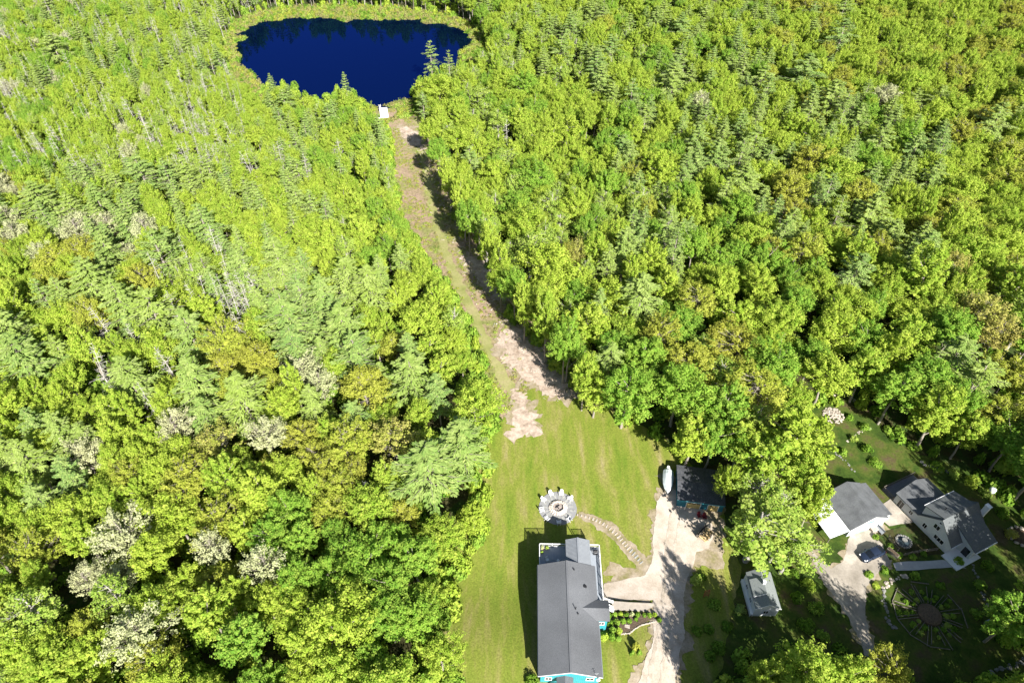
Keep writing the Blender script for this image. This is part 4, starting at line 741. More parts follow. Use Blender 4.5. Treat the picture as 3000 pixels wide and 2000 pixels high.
#PART3
# ------------------------------------------------------------------ trees
def tubes_np(segs, n=5):
    """list of (p, q, rp, rq) -> one array of quads"""
    vs, fs = [], []; b = 0
    for p, q, rp, rq in segs:
        p = np.array(p, float); q = np.array(q, float); d = q - p; L = np.linalg.norm(d)
        if L < 1e-5: continue
        d /= L; a = np.cross(d, [0, 0, 1]) if abs(d[2]) < .9 else np.cross(d, [0, 1, 0]); a /= np.linalg.norm(a); c = np.cross(d, a)
        th = np.arange(n) * 2 * np.pi / n; ring = np.outer(np.cos(th), a) + np.outer(np.sin(th), c)
        vs.append(p + ring * rp); vs.append(q + ring * rq)
        fs += [(b + j, b + (j + 1) % n, b + n + (j + 1) % n, b + n + j) for j in range(n)]; b += 2 * n
    vs = np.concatenate(vs); return vs, np.array(fs), np.zeros(len(vs))
def broadleaf(seed, H=15.0, Rc=4.0, nc=175, per=62, leaf=.15, crown=.62, narrow=1.0, twiggy=0, droop=-.25, clump=.135, lobes=5, gap=.0, bare=0):
    rg = np.random.default_rng(seed); hb = H * (1 - crown); cz = hb + (H - hb) * .5; hz = (H - hb) * .5
    C = []; lob = rg.normal(size=(lobes, 3)); lob /= np.linalg.norm(lob, axis=1)[:, None]; la = rg.uniform(.12, .4, lobes)
    while len(C) < nc:
        v = rg.normal(size=3); v /= np.linalg.norm(v)
        if v[2] < droop and rg.random() < .75: continue
        k = .72 + (np.maximum(0, lob @ v - .5) * la * 2).sum(); k *= rg.uniform(.72, 1.02) if rg.random() < .8 else rg.uniform(.3, .7)
        p = v * [Rc, Rc, hz] * k; p[2] += cz + (1 - abs(v[2])) * hz * -.1
        C.append(p)
    C = np.array(C); rc = Rc * clump * rg.uniform(.75, 1.35, nc); n = nc * per; i = np.repeat(np.arange(nc), per)
    if gap: keep = rg.random(nc) > gap; mk = keep[i]; i = i[mk]; n = len(i)
    P = rg.normal(size=(n, 3)); P /= np.linalg.norm(P, axis=1)[:, None]
    rr = rc[i][:, None] * rg.uniform(.35, 1.12, (n, 1)) * (1 + .25 * np.sin(i * 1.7)[:, None] * P[:, :1])
    o = C[i] - [0, 0, cz - hz * .5]; o /= np.linalg.norm(o, axis=1)[:, None] + 1e-6
    al = (P * o).sum(1)[:, None]; Q = C[i] + P * rr * .82 + o * al * rr * 1.0
    Nn = P * .55 + o * .35 + [0, 0, .25] + rg.normal(size=(n, 3)) * .42; Nn /= np.linalg.norm(Nn, axis=1)[:, None]
    ins = rg.random(n) < .16; Q[ins] = np.array([0, 0, cz]) + (Q[ins] - [0, 0, cz]) * rg.uniform(.35, .85, (ins.sum(), 1))
    cv = rg.uniform(0, .5, nc)[i] + rg.uniform(-.25, .45, n)
    leaves = leaf_cards(Q, Nn, leaf, .72, rg, np.clip(cv, 0, 1))
    segs = []; r0 = H * .013 + .05; pts = [np.array([0, 0, -.3])]; lean = rg.normal(size=2) * .25
    top = hb + (H - hb) * (.85 if twiggy else .6)
    for k in range(1, 6): z = top * k / 5; pts.append(np.array([lean[0] * k / 5 + rg.normal() * .07, lean[1] * k / 5 + rg.normal() * .07, z]))
    for k in range(5): segs.append((pts[k], pts[k + 1], r0 * (1 - k * .15), r0 * (1 - (k + 1) * .15)))
    nl = nc if twiggy else 14
    for c in C[:nl]:
        z = min(max(hb * .75, c[2] - np.hypot(c[0], c[1]) * rg.uniform(.5, 1.0)), top); t = z / top * 5; k = min(int(t), 4); a = pts[k] + (pts[k + 1] - pts[k]) * (t - k)
        mid = a + (c - a) * .5 + [0, 0, -np.linalg.norm(c - a) * .08]; q = r0 * (.32 if not twiggy else .17)
        segs.append((a, mid, q, q * .7)); segs.append((mid, c, q * .7, q * .25))
        for _ in range(twiggy):
            s = mid + (c - mid) * rg.uniform(.2, 1); e = c + rg.normal(size=3) * Rc * .09; segs.append((s, e, q * .28, q * .08))
    return leaves, tubes_np(segs)
def pine(seed, H=18.0, Rc=3.6, base=.3, sparse=0, leaf=.2):
    rg = np.random.default_rng(seed); segs = [((0, 0, -.3), (0, 0, H * .5), H * .014, H * .010), ((0, 0, H * .5), (0, 0, H * .97), H * .010, .03)]; P = []; Nn = []; cv = []; dirs = []
    z = H * base; k = 0
    while z < H * .985:
        f = (z - H * base) / (H * (1 - base)); L = Rc * (1 - f ** 1.7) * (.55 + .45 * min(1, f * 5 + .3)) + .25; nb = 5 if f < .85 else 4
        for j in range(nb):
            if rg.random() < sparse * (1 - f): 
                a = rg.uniform(0, 6.28); e = np.array([np.cos(a) * L * .7, np.sin(a) * L * .7, z - .2]); segs.append(((0, 0, z), e, .05, .015)); continue
            a = 2 * np.pi * j / nb + k * .9 + rg.normal() * .22; l = L * rg.uniform(.65, 1.15); rise = .10 + .35 * f
            d = np.array([np.cos(a), np.sin(a), rise]); s = np.array([-np.sin(a), np.cos(a), 0]); e = np.array([0, 0, z]) + d * l; segs.append(((0, 0, z), e, .05 * (1 - f * .5), .012))
            n = int(30 + 50 * l / 3.6); tt = rg.uniform(.2, 1.1, n); wd = .24 * l * np.sin(np.clip(tt, 0, 1) * 2.75) + .06
            u = rg.uniform(-1, 1, n); q = np.array([0, 0, z]) + np.outer(tt * l, d) + np.outer(u * wd, s) + np.c_[np.zeros((n, 2)), rg.normal(size=n) * .07 - np.abs(u) * .10 - (tt ** 2) * l * .10 + .05]
            P.append(q); Nn.append(np.tile([0, 0, 1.0], (n, 1)) + rg.normal(size=(n, 3)) * .3 + d * .2); cv.append(np.clip(rg.uniform(0, .55) + rg.uniform(-.2, .45, n), 0, 1)); dirs.append(np.tile(d, (n, 1)) + np.outer(u * .8, s))
        z += H * (.062 - .026 * f) * rg.uniform(.8, 1.3) + .1; k += 1
    P = np.concatenate(P); Nn = np.concatenate(Nn); Nn /= np.linalg.norm(Nn, axis=1)[:, None]
    dr = np.concatenate(dirs); U = dr - Nn * (dr * Nn).sum(1)[:, None]; U /= np.linalg.norm(U, axis=1)[:, None] + 1e-9; W = np.cross(Nn, U); s = leaf * 1.35 * rg.uniform(.65, 1.35, (len(P), 1)); a = s * .36
    vs = np.stack([P - U * s, P - W * a, P + U * s, P + W * a], 1).reshape(-1, 3)
    return (vs, np.arange(len(P) * 4).reshape(-1, 4), np.repeat(np.concatenate(cv), 4)), tubes_np(segs)
def snag(seed, H=15.0, Rc=2.6, nb=42):
    rg = np.random.default_rng(seed); b = rg.normal(size=2) * .5; P = [np.array([b[0] * (t ** 2), b[1] * t ** 2, H * t - .3]) for t in np.linspace(0, 1, 7)]; segs = []
    r0 = .14
    for k in range(6): segs.append((P[k], P[k + 1], r0 * (1 - k / 6.6), r0 * (1 - (k + 1) / 6.6)))
    for _ in range(nb):
        t = rg.uniform(.3, .98); k = min(int(t * 6), 5); a = P[k] + (P[k + 1] - P[k]) * (t * 6 - k); an = rg.uniform(0, 6.28); l = Rc * (1.15 - t) * rg.uniform(.4, 1.2) + .25
        e = a + np.array([np.cos(an), np.sin(an), rg.uniform(-.15, .45)]) * l; segs.append((a, e, .035, .014))
        for _ in range(2): s = a + (e - a) * rg.uniform(.4, .9); segs.append((s, s + rg.normal(size=3) * .35 * l * .6, .02, .01))
    return None, tubes_np(segs, 5)
KIND = {}   # code -> list of (leaves, wood) meshes + joined mesh for the far wood
def register(code, variants, lm, wm):
    L = []
    for lv, wd in variants:
        trunk = mesh_np('trunk', *wd, [M[wm]]); crown = mesh_np('crown', *lv, [M[lm]]) if lv else None
        if lv:
            vs = np.concatenate([lv[0], wd[0]]); fs = np.concatenate([lv[1], wd[1] + len(lv[0])]); both = mesh_np('tree', vs, fs, np.concatenate([lv[2], wd[2]]), [M[lm], M[wm]], mi=np.r_[np.zeros(len(lv[1])), np.ones(len(wd[1]))])
        else: both = trunk
        L.append((crown, trunk, both))
    KIND[code] = L
register('M', [broadleaf(10 + i) for i in range(2)] + [broadleaf(13, lobes=9, clump=.15, nc=150, crown=.7), broadleaf(14, lobes=3, Rc=4.3, H=14, crown=.55), broadleaf(15, lobes=8, Rc=3.0, H=17, crown=.75)] + [broadleaf(20 + i, H=16, Rc=3.3, nc=150, crown=.72) for i in range(2)], 'LM', 'bark')
register('G', [broadleaf(30 + i, nc=190, clump=.128) for i in range(3)] + [broadleaf(35, H=16, Rc=3.2, nc=150, crown=.7)], 'LG', 'bark')
register('O', [broadleaf(40 + i, nc=160, per=54, clump=.13, leaf=.145, twiggy=1) for i in range(3)], 'LO', 'bark')
register('C', [broadleaf(50 + i, nc=96, per=44, clump=.13, leaf=.14, twiggy=3) for i in range(3)], 'LC', 'bark')
register('Y', [broadleaf(60 + i, H=16, Rc=3.0, nc=84, per=44, clump=.16, leaf=.14, twiggy=2, crown=.7, lobes=3) for i in range(4)], 'LY', 'palebark')
register('R', [broadleaf(70 + i, nc=90, per=54, clump=.16, leaf=.145, twiggy=2) for i in range(2)], 'LR', 'bark')
register('P', [pine(80 + i, Rc=3.9) for i in range(4)] + [pine(85 + i, H=19, Rc=4.2, base=.35, sparse=.3) for i in range(2)], 'LP', 'bark')
register('D', [snag(90 + i) for i in range(4)], 'LP', 'deadwood')
BASEH = {'M': 15, 'G': 15, 'O': 15, 'C': 15, 'Y': 16, 'R': 15, 'P': 18, 'D': 15}; BASER = {'M': 3.9, 'G': 3.8, 'O': 3.8, 'C': 3.7, 'Y': 2.9, 'R': 3.8, 'P': 3.6, 'D': 1.6}
CZ = {'P': .6, 'D': .7}
CLEAR = [V((516, 100), (540, 52), (600, 26), (760, 14), (900, 20), (1030, 38), (1090, 58), (1118, 95), (1088, 125), (1040, 140), (1000, 165), (952, 185), (948, 232), (958, 262), (1000, 330), (1015, 400), (1030, 470), (1050, 540), (1110, 596), (1150, 650), (1165, 720), (1230, 775), (1280, 860), (1330, 910), (1400, 950), (1450, 985), (1500, 1050), (1555, 1085), (1660, 1095), (1668, 1150), (1640, 1170), (1625, 1230), (1640, 1290), (1700, 1310), (1720, 1290), (1800, 1310), (1860, 1260), (1875, 1215), (1880, 1130), (1905, 1080), (1885, 1000), (1885, 930), (1960, 925), (2010, 985), (2080, 1040), (2200, 1090), (2300, 1130), (2345, 1200), (2352, 1330), (2300, 1360), (2270, 1440), (2300, 1500), (2352, 1520), (2352, 1568), (2100, 1568), (2010, 1500), (1900, 1480), (1800, 1480), (1700, 1500), (1690, 1568),
           (1075, 1568), (1060, 1480), (1060, 1400), (1080, 1330), (1130, 1245), (1140, 1130), (1135, 1060), (1160, 985), (1130, 900), (1110, 820), (1080, 740), (1030, 660), (975, 590), (935, 520), (915, 440), (900, 330), (885, 275), (862, 258), (848, 238), (835, 222), (812, 206), (790, 200), (762, 212), (738, 219), (715, 222), (695, 200), (665, 190), (632, 192), (610, 204), (590, 200), (560, 184), (525, 150))]
CLEARP = [(x * KV, y * KV) for x, y in CLEAR[0]]
# ground nobody can see but where no tree may stand (house plots)
PLOTS = [(-12, 30, 8, 90), (29, 56, 46, 84), (56, 96, 50, 84)]
ZONES = ["MGPCMMD MGYPMMD MMYDPMD MMY MMY MMYG MMYPM MMGPYM MPGPMM PMOMMM MMMOM MMMO", "MMGDMD MYDMCMD MMYDDYMD MGYPMY MGYPM GMMYM MMGMM MGPMM PPMMMM PPMOMM MPGMMM MMOPM",
         "PMCOM MPPCM PPMMM PMPMM MMGYM MMMY GMMMY GMOPYM MGPMM MOMPM MMPOM OOMMM", "MOPGM PPMOM PPMDM PPPMM PMMMM MMYM GMMMY PPGMMM GMMO MMMGM MGMM YMMORM", "POMMM DPOMMM OOPMM POMMM PPOMM PMM GPMM GMGO GOMY MGGM GMMO OGPG",
         "PMMY MMOMM OMMMM OOMMM OMMMG PPPM GMM GMMM MMM MMY MMG GY", "MMMO CMMYM MMMOM MGGM GGMG MMM MMM MM MMY MM MG GG", "YMOM MMMO MMGO GGMM GMGG MMM MM MMM MMM MM MMM GM"]
ZONES = [r.split() for r in ZONES]
placed = []; cell = {}
def clash(x, y, r, f=.8):
    for i in range(int(x // 8) - 1, int(x // 8) + 2):
        for j in range(int(y // 8) - 1, int(y // 8) + 2):
            for t in cell.get((i, j), ()):
                if (t['x'] - x) ** 2 + (t['y'] - y) ** 2 < ((t['r'] + r) * f) ** 2: return True
    return False
def put(x, y, r, h, code, hero=False):
    t = dict(x=x, y=y, r=r, h=h, c=code, hero=hero, rz=rnd.uniform(0, 6.28), v=rnd.randrange(len(KIND[code]))); placed.append(t); cell.setdefault((int(x // 8), int(y // 8)), []).append(t); return t
def hits_clear(x, y, r, h, k=.82):
    z = tz(x, y)
    for zz, rr in ((z, .3), (z + h * .45, r * .8), (z + h * .68, r * k), (z + h, .3)):
        for a in range(0, 8 if rr > .5 else 1):
            px, py, d = pj(x + rr * math.cos(a * .785), y + rr * math.sin(a * .785), zz)
            if inpoly(px, py, CLEARP): return True
    return False
def hero(vx, vy, rv, code, h=None, force=True, jit=0):
    """tree whose crown is seen at this photo point with this crown radius"""
    h = h or BASEH[code] * 1.0
    p = gv(vx, vy, h * CZ.get(code, .66)); px, py, d = pj(*p); r = rv * KV * d / FPX
    return put(p.x, p.y, r, h, code, True)
HEROES = [
 (70, 105, 30, 'C', 12), (35, 545, 34, 'C', 13), (180, 528, 48, 'C', 14), (250, 525, 34, 'C', 13), (690, 850, 50, 'C', 14), (735, 880, 40, 'C', 13), (618, 1005, 46, 'C', 15), (190, 1050, 48, 'C', 14), (405, 985, 44, 'C', 14),
 (290, 1235, 64, 'C', 16), (490, 1270, 44, 'C', 15), (610, 1310, 54, 'C', 15), (205, 1335, 42, 'C', 12), (310, 1450, 68, 'C', 16), (75, 1400, 66, 'Y', 16), (1605, 240, 26, 'C', 14), (2030, 220, 30, 'C', 15), (545, 760, 18, 'C', 13),
 (130, 120, 42, 'P', 19), (330, 410, 42, 'P', 18), (95, 470, 55, 'P', 19), (230, 470, 42, 'P', 18), (370, 590, 50, 'P', 19), (470, 520, 45, 'P', 19), (210, 650, 58, 'P', 20), (280, 700, 55, 'P', 20), (360, 730, 62, 'P', 20), (440, 770, 55, 'P', 19), (660, 740, 62, 'P', 20), (745, 690, 50, 'P', 19), (640, 600, 45, 'P', 19), (560, 630, 45, 'P', 19), (850, 670, 52, 'P', 20), (790, 760, 60, 'P', 20), (820, 830, 55, 'P', 19), (300, 875, 55, 'P', 18), (455, 885, 62, 'P', 20), (560, 920, 68, 'P', 20), (55, 830, 62, 'P', 20), (20, 760, 55, 'P', 19), (945, 870, 62, 'P', 19), (70, 1060, 52, 'P', 17), (985, 1085, 82, 'P', 19), (1060, 1020, 66, 'P', 18),
 (1470, 690, 62, 'P', 20), (1400, 840, 48, 'P', 17), (1380, 190, 30, 'P', 19), (1545, 190, 38, 'P', 20), (1600, 330, 34, 'P', 20), (1850, 170, 45, 'P', 20), (1910, 230, 44, 'P', 20), (1930, 90, 40, 'P', 20), (2000, 500, 55, 'P', 21), (2120, 590, 50, 'P', 20), (1960, 640, 42, 'P', 19), (2280, 290, 44, 'P', 20), (2235, 885, 62, 'P', 17), (1080, 380, 28, 'P', 16), (990, 140, 20, 'P', 19), (1032, 160, 16, 'P', 18), (795, 205, 14, 'P', 17), (625, 200, 14, 'P', 14), (800, 1230, 1, 'D', 9),
 (215, 835, 46, 'D', 19), (235, 735, 34, 'D', 18), (355, 620, 30, 'D', 19), (465, 668, 24, 'D', 17), (545, 750, 26, 'D', 18), (335, 300, 26, 'D', 17), (490, 555, 22, 'D', 18), (595, 660, 26, 'D', 18), (570, 620, 22, 'D', 18), (262, 95, 22, 'D', 17), (300, 245, 20, 'D', 16), (410, 180, 18, 'D', 16), (465, 190, 16, 'D', 15), (500, 40, 16, 'D', 15), (640, 350, 18, 'D', 15), (700, 380, 18, 'D', 15), (570, 370, 20, 'D', 15), (425, 290, 20, 'D', 15), (530, 300, 18, 'D', 15), (60, 460, 26, 'D', 16), (780, 345, 16, 'D', 14), (1175, 160, 14, 'D', 16), (845, 1130, 24, 'D', 13), (380, 820, 24, 'D', 15), (1165, 300, 16, 'D', 16), (1525, 530, 16, 'D', 17), (730, 255, 14, 'D', 13), (280, 80, 14, 'D', 15),
 (835, 890, 60, 'O', 16), (900, 1010, 62, 'R', 15), (800, 1025, 60, 'O', 15), (520, 790, 55, 'O', 16), (590, 830, 55, 'O', 15), (490, 1030, 55, 'R', 14), (430, 1110, 60, 'O', 15), (130, 600, 58, 'O', 15), (190, 590, 46, 'O', 15), (330, 640, 40, 'O', 15), (1860, 370, 50, 'O', 17), (1790, 90, 42, 'O', 16), (2250, 720, 62, 'R', 18), (2290, 770, 46, 'R', 17), (1320, 585, 26, 'R', 15), (1510, 770, 46, 'O', 16), (1300, 590, 20, 'O', 14), (2330, 420, 55, 'O', 17),
 (1748, 1215, 96, 'Y', 17), (1745, 1130, 60, 'Y', 15), (1825, 1010, 88, 'M', 17), (1760, 1060, 80, 'M', 17), (1850, 1110, 62, 'M', 16), (1705, 1015, 56, 'M', 15), (1865, 1165, 42, 'M', 13), (1822, 1262, 60, 'Y', 13), (1790, 1160, 60, 'Y', 15), (1640, 1010, 50, 'G', 15), (1672, 1110, 30, 'M', 12), (985, 300, 28, 'M', 18), (1005, 350, 28, 'G', 19), (1030, 405, 30, 'M', 19), (1056, 450, 30, 'M', 19), (1075, 505, 30, 'G', 19), (1125, 560, 32, 'M', 19), (1150, 605, 32, 'M', 19), (1182, 655, 34, 'G', 19), (1205, 700, 34, 'M', 19), (1255, 745, 36, 'M', 19), (1298, 795, 38, 'G', 19), (1345, 860, 40, 'M', 18), (1590, 1010, 62, 'M', 15), (1665, 940, 70, 'G', 16), (1740, 900, 75, 'O', 16), (1560, 900, 66, 'G', 17), (1440, 905, 66, 'G', 17), (1370, 895, 50, 'M', 14), (1305, 800, 40, 'G', 17), (1240, 700, 42, 'M', 17), (1150, 640, 34, 'M', 15), (1100, 500, 40, 'M', 16), (1050, 320, 44, 'M', 16), (1010, 200, 48, 'M', 16), (980, 210, 30, 'M', 14), (1480, 830, 60, 'G', 16), (1800, 1230, 50, 'Y', 14), 
 (2190, 760, 60, 'G', 18), (2150, 960, 62, 'M', 15), (2230, 990, 46, 'M', 14), (2060, 900, 60, 'G', 16), (1990, 850, 58, 'M', 16), (2325, 1420, 60, 'G', 14), (1850, 1545, 72, 'M', 18), (1755, 1560, 52, 'M', 16), (1945, 1555, 60, 'M', 17), (2035, 1550, 52, 'O', 15), (1900, 860, 60, 'M', 16),
 (850, 1290, 66, 'G', 14), (950, 1290, 60, 'G', 14), (760, 1440, 78, 'M', 17), (670, 1180, 56, 'G', 15), (600, 1140, 72, 'M', 16), (480, 1410, 70, 'M', 16), (560, 1470, 66, 'G', 16), (680, 1330, 52, 'G', 15), (890, 1420, 60, 'G', 14), (960, 1420, 56, 'G', 13), (1010, 1500, 44, 'M', 11), (1020, 1230, 50, 'M', 10), (1085, 1190, 42, 'M', 8), (1070, 900, 36, 'M', 9), (1060, 830, 34, 'M', 10), (1000, 680, 36, 'M', 11), (970, 640, 34, 'M', 11), (640, 225, 34, 'M', 13), (700, 250, 24, 'M', 12), (800, 240, 36, 'M', 14), (1390, 55, 26, 'O', 15)]
for a in HEROES: hero(*a)
for i in range(46):                               # tall wood standing behind the far shore
    t_ = i / 45; a = [(520, 60), (560, 22), (640, 8), (760, 0), (900, 6), (1010, 20), (1090, 40), (1130, 75)]; q = t_ * 7; j = min(6, int(q)); vx = a[j][0] + (a[j + 1][0] - a[j][0]) * (q - j); vy = a[j][1] + (a[j + 1][1] - a[j][1]) * (q - j)
    p = gv(vx, vy); h = rnd.uniform(16, 24)
    put(p.x + rnd.uniform(-2, 2), p.y + rnd.uniform(0, 6), rnd.uniform(2.6, 3.8), h, rnd.choice('PMGMP'))
for x, y, h in ((38.5, 24, 24), (43.5, 26, 24), (37, 33, 13), (64, 25, 25), (70, 27, 25), (76, 24, 26), (83, 29, 25), (88, 25, 26), (87, 35, 25), (91, 42, 24), (95, 48, 25), (100, 54, 24), (96, 38, 26), (103, 47, 25), (109, 58, 24), (107, 64, 23), (111, 71, 23), (106, 77, 21), (115, 80, 22), (78, 16, 25), (90, 17, 25), (46, 16, 24), (101, 30, 26), (107, 39, 26), (114, 50, 25), (93, 26, 25), (36, 26, 14)):
    if hits_clear(x, y, 4.6, h, .9): print('rejected', x, y)
    else: put(x, y, 4.6 + rnd.uniform(-.4, .5), h, rnd.choice('MGGM'), True)
tries = 0
for _ in range(42000):
    y = rnd.uniform(20, 455); hw = 1.0 + .79 * (y * CT + 115 * ST); x = rnd.uniform(-hw, hw)
    z = tz(x, y); px, py, d = pj(x, y, z + 10); vx, vy = px / KV, py / KV
    if not (-70 < vx < 2420 and -45 < vy < 1690): continue
    zi, zj = min(7, max(0, int(vy // 196))), min(11, max(0, int(vx // 196)))
    c = rnd.choice(ZONES[zi][zj]); left = vx < 1000
    if c == 'D' and rnd.random() < .5: c = 'Y'
    base = {'M': 3.7, 'G': 3.6, 'O': 3.7, 'C': 3.5, 'Y': 2.6, 'R': 3.5, 'P': 3.5 if left else 3.2, 'D': 1.3}[c]
    far = sst((y - 110) / 150); s = (1.10 - .28 * far) if left else (1.28 - .14 * far) * (.8 + .5 * (noise.noise(Vector((x * .022, y * .022, 7))) * .5 + .5))
    if noise.noise(Vector((x * .06, y * .06, 21))) > .44 and rnd.random() < .8: continue
    if left and vy < 700: s *= .92
    q = rnd.triangular(.55, 1.7, .92); r = base * s * q; h = (13.5 if left else 15.5) * (.55 + .42 * q ** .6) * rnd.uniform(.84, 1.16) * (1 - .12 * far) + (3.0 if c in 'PD' else 0)
    if any(x0 - r * .4 < x < x1 + r * .4 and y0 < y < y1 for x0, x1, y0, y1 in PLOTS): continue
    if clash(x, y, r, .6 if c == 'D' else .655): continue
    if hits_clear(x, y, r, h): continue
    put(x, y, r, h, c)
# which stand as trees of their own: the largest in the picture
FAM = {'M': 'broadleaf_tree', 'G': 'broadleaf_tree', 'O': 'broadleaf_tree', 'R': 'broadleaf_tree', 'C': 'budding_tree', 'Y': 'slender_tree', 'P': 'pine_tree', 'D': 'dead_tree'}
CAP = {'broadleaf_tree': 300, 'budding_tree': 120, 'slender_tree': 200, 'pine_tree': 300, 'dead_tree': 150}
ordn = lambda i: f"{i + 1}{'th' if 10 <= (i + 1) % 100 <= 20 else {1: 'st', 2: 'nd', 3: 'rd'}.get((i + 1) % 10, 'th')}"
look = {'M': 'lime broadleaf tree', 'G': 'mid-green broadleaf tree', 'O': 'olive-gold young-leaved tree', 'R': 'copper-tinted young-leaved tree', 'C': 'cream budding tree', 'Y': 'slender thin-leaved tree', 'P': 'blue-green pine', 'D': 'bleached dead tree'}
HZ = [['in the far corner woods left of the pond', 'in the woods just left of the pond', 'behind the pond and its left shore', 'on the right shore of the pond', 'in the far woods right of the pond', 'in the far right corner woods'],
      ['at the left edge beside the path middle', 'in the woods left of the path middle', 'bordering the upper path on its left', 'bordering the path on its right', 'in the dense woods right of the path', 'at the right edge above the hill garden'],
      ['at the left edge beside the fire pit', 'in the woods left of the lawn head', 'bordering the lawn head', 'between the path foot and the garage', 'behind the garage and barn', 'behind the white house'],
      ['in the lower left corner woods', 'in the lower woods left of the lawn', 'bordering the left lawn', 'beyond the driveway', 'below the cottage and gravel drive', 'below the wheel garden']]
for t in placed:
    t['z'] = tz(t['x'], t['y']); t['px'], t['py'], d = pj(t['x'], t['y'], t['z'] + t['h'] * .65); t['s'] = t['r'] / d
    vis = -100 < t['px'] < 3100 and -60 < t['py'] < 2080; t['rank'] = t['s'] if vis else t['s'] - (0 if t['hero'] else 1)
fam = {}
for t in placed: fam.setdefault(FAM[t['c']], []).append(t)
stuffed = {}
for f, L in fam.items():
    L.sort(key=lambda t: -(t['rank'] + (1 if t['hero'] else 0)))
    sel, rest = L[:CAP[f]], L[CAP[f]:]; stuffed[f] = rest
    groups = {}
    for t in sel: groups.setdefault((t['c'], min(3, max(0, int(t['py'] // 500))), min(5, max(0, int(t['px'] // 500)))), []).append(t)
    for (c, zi, zj), G in groups.items():
        G.sort(key=lambda t: t['px'])
        for i, t in enumerate(G):
            nm = FAM[c]; o = D.objects.new(nm, None); sc.collection.objects.link(o); o.empty_display_size = .5
            o.location = (t['x'], t['y'], t['z']); o.rotation_euler = (0, 0, t['rz']); kx = min(t['r'] / BASER[c], 1.35 if c == 'D' else 9); kz = t['h'] / BASEH[c]; o.scale = (kx, kx, kz)
            cr, tr_, _ = KIND[c][t['v']]
            for me, pn in ((tr_, 'trunk'), (cr, 'crown')):
                if me: q = D.objects.new(pn, me); sc.collection.objects.link(q); q.parent = o
            size = 'tall' if t['h'] > 17.5 and c != 'R' else ('low' if t['h'] < 12.5 else '')
            l = f"{size + ' ' if size and c not in 'OR' else ''}{look[c]} {HZ[zi][zj]}"
            if len(G) > 1: l += f", {ordn(i)} from left"
            tag(o, l, {'broadleaf_tree': 'tree', 'budding_tree': 'tree', 'slender_tree': 'tree', 'pine_tree': 'pine', 'dead_tree': 'dead tree'}[nm], f"{nm.replace('_', ' ')}s of the surrounding woods")
# the rest of the woods: one object per kind, its trees set by geometry nodes
def scatter(name, items, label):
    """items: (mesh list index, x, y, z, sx, sz, rz) ; sources are tree meshes held by a collection"""
    meshes = []; idx = {}
    for it in items:
        if it[0].name not in idx: idx[it[0].name] = len(meshes); meshes.append(it[0])
    col = D.collections.new(name + '_sources')
    for i, me in enumerate(meshes): o = D.objects.new(f'{i:02d}_{name}', me); col.objects.link(o)
    n = len(items); me = D.meshes.new(name); me.vertices.add(n); me.vertices.foreach_set('co', np.array([(a[1], a[2], a[3]) for a in items], dtype=np.float32).ravel())
    at = me.attributes.new('pick', 'INT', 'POINT'); at.data.foreach_set('value', [idx[a[0].name] for a in items])
    at = me.attributes.new('scl', 'FLOAT_VECTOR', 'POINT'); at.data.foreach_set('vector', np.array([(a[4], a[4], a[5]) for a in items], dtype=np.float32).ravel())
    at = me.attributes.new('rot', 'FLOAT_VECTOR', 'POINT'); at.data.foreach_set('vector', np.array([(0, 0, a[6]) for a in items], dtype=np.float32).ravel())
    ob = D.objects.new(name, me); sc.collection.objects.link(ob); tag(ob, label, kind='stuff')
    ng = D.node_groups.new(name, 'GeometryNodeTree'); ng.interface.new_socket('Geometry', in_out='INPUT', socket_type='NodeSocketGeometry'); ng.interface.new_socket('Geometry', in_out='OUTPUT', socket_type='NodeSocketGeometry')
    N_ = ng.nodes; gi = N_.new('NodeGroupInput'); go = N_.new('NodeGroupOutput'); ip = N_.new('GeometryNodeInstanceOnPoints'); ci = N_.new('GeometryNodeCollectionInfo'); ci.inputs['Collection'].default_value = col; ci.inputs['Separate Children'].default_value = True; ci.inputs['Reset Children'].default_value = True
    def attr(nm, ty): a = N_.new('GeometryNodeInputNamedAttribute'); a.data_type = ty; a.inputs['Name'].default_value = nm; return a.outputs['Attribute']
    ip.inputs['Pick Instance'].default_value = True; K = ng.links
    K.new(gi.outputs[0], ip.inputs['Points']); K.new(ci.outputs[0], ip.inputs['Instance']); K.new(attr('pick', 'INT'), ip.inputs['Instance Index']); K.new(attr('rot', 'FLOAT_VECTOR'), ip.inputs['Rotation']); K.new(attr('scl', 'FLOAT_VECTOR'), ip.inputs['Scale'])
    K.new(ip.outputs[0], go.inputs[0]); md = ob.modifiers.new('scatter', 'NODES'); md.node_group = ng
    return ob
for f, L in stuffed.items():
    if L: scatter(f.replace('_tree', '') + '_forest', [(KIND[t['c']][t['v']][2], t['x'], t['y'], t['z'], t['r'] / BASER[t['c']], t['h'] / BASEH[t['c']], t['rz']) for t in L], f"dense far woods of {f.replace('_', ' ')}s")
# undergrowth below and between the trees, scrub on the cleared strip, sedge round the pond
US = [shrub_mesh('undergrowth', 300 + i, 1.0, 1.0, 260, .16, mt) for i, mt in enumerate(('LS', 'LG', 'LG', 'LM', 'LM'))]
items = []
for _ in range(15000):
    y = rnd.uniform(24, 420); hw = .79 * (y * CT + 115 * ST); x = rnd.uniform(-hw, hw); z = tz(x, y); px, py, d = pj(x, y, z + 1)
    if inpoly(px, py, CLEARP) or any(a < x < b and c < y < e for a, b, c, e in PLOTS): continue
    if len(items) >= 7000: break
    items.append((rnd.choice(US), x, y, z - .1, rnd.uniform(1.0, 2.3), rnd.uniform(1.2, 4.5), rnd.uniform(0, 6)))
EDGE = [(900, 300), (905, 420), (930, 510), (985, 600), (1050, 690), (1090, 770), (1112, 850), (1130, 920), (1145, 985), (1130, 1060), (1122, 1130), (1112, 1240), (1060, 1335), (1045, 1400), (1045, 1480), (1062, 1580)]
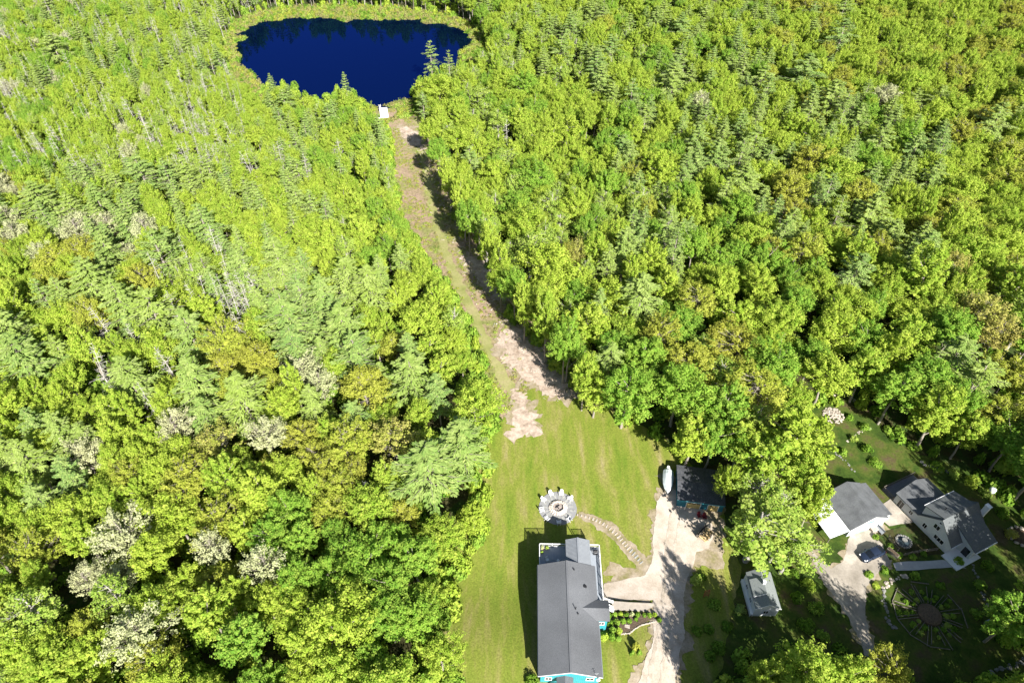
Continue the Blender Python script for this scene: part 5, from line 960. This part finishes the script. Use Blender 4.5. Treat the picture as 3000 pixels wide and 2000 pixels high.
EW = [gv(*p).to_2d() for p in EDGE]
for a, b in zip(EW, EW[1:]):
    n = int((b - a).length / .55)
    for k in range(n):
        p = a.lerp(b, k / n) + Vector((-rnd.uniform(.2, 5.5), rnd.uniform(-1, 1))); items.append((rnd.choice(US[1:]), p.x, p.y, tz(p.x, p.y) - .1, rnd.uniform(.9, 2.1), rnd.uniform(1.2, 3.6), rnd.uniform(0, 6)))
scatter('undergrowth', items, 'leafy undergrowth between the trees of the woods')
BS = [shrub_mesh('scrub', 320 + i, 1.0, 1.0, 70, .13, mt) for i, mt in enumerate(('LB', 'LB', 'LM', 'LY', 'LO', 'LR'))]
items = []
PW = [gv(*p).to_2d() for p in PATH_V]; MW = [gv(*p).to_2d() for p in MARSH_V]; PO = [gp(p[0] * KV, p[1] * KV, -4.9).to_2d() for p in POND_V]
def nearpoly(p, P, d):
    for i, a in enumerate(P):
        b = P[(i + 1) % len(P)]; ab = b - a; t = max(0, min(1, (p - a).dot(ab) / max(ab.length_squared, 1e-6)))
        if (a + ab * t - p).length < d: return True
    return False
BARE = [[tuple(gv(*c).to_2d()) for c in b] for b in ([(1140, 765), (1185, 745), (1235, 800), (1290, 870), (1330, 915), (1270, 905), (1215, 880), (1175, 850), (1150, 810)], [(1060, 590), (1105, 585), (1140, 640), (1165, 690), (1135, 690), (1100, 650)], [(912, 285), (945, 285), (985, 330), (1000, 370), (960, 345), (925, 320)])]
LW = [tuple(gv(*c).to_2d()) for c in LAWN_V]
TRK = [gv(*p).to_2d() for p in ((956, 270), (985, 420), (1020, 565), (1085, 710), (1135, 815), (1175, 905))]
def distline(p, P): return min(((a + (b - a) * max(0, min(1, (p - a).dot(b - a) / (b - a).length_squared))) - p).length for a, b in zip(P, P[1:]))
x0, x1 = min(p.x for p in PW), max(p.x for p in PW); y0, y1 = min(p.y for p in PW), max(p.y for p in PW)
for _ in range(9000):
    p = Vector((rnd.uniform(x0, x1), rnd.uniform(y0, y1)))
    if not inpoly(p.x, p.y, PW) or inpoly(p.x, p.y, LW) or distline(p, TRK) < 1.4 or any(inpoly(p.x, p.y, b) for b in BARE) and rnd.random() < .85 or noise.noise(Vector((p.x * .12, p.y * .12, 3))) > .22: continue
    items.append((rnd.choice(BS), p.x, p.y, tz(p.x, p.y) + .02, rnd.uniform(.3, .9), rnd.uniform(.2, .8), rnd.uniform(0, 6)))
scatter('scrub', items, 'low brown and green scrub on the cleared strip'); items = []
BS2 = [shrub_mesh('sedge', 340 + i, 1.0, 1.0, 90, .15, mt) for i, mt in enumerate(('LB', 'LB', 'LY', 'LO', 'LS'))]
x0, x1 = min(p.x for p in MW), max(p.x for p in MW); y0, y1 = min(p.y for p in MW), max(p.y for p in MW)
for _ in range(20000):
    p = Vector((rnd.uniform(x0, x1), rnd.uniform(y0, y1)))
    if not inpoly(p.x, p.y, MW) or inpoly(p.x, p.y, [(q.x, q.y) for q in PO]) and not (nearpoly(p, PO, .8 + 7 * max(0, noise.noise(Vector((p.x * .11, p.y * .11, 9))) + .02))): continue
    if (p - Vector((dk.x, dk.y))).length < 6: continue
    items.append((rnd.choice(BS2), p.x, p.y, -5.0, rnd.uniform(.6, 1.9), rnd.triangular(.3, 3.0, .6), rnd.uniform(0, 6)))
scatter('sedge', items, 'tawny sedge fringing the pond')
print('trees', len(placed), {f: len(L) for f, L in fam.items()}, 'scatter', len(items))
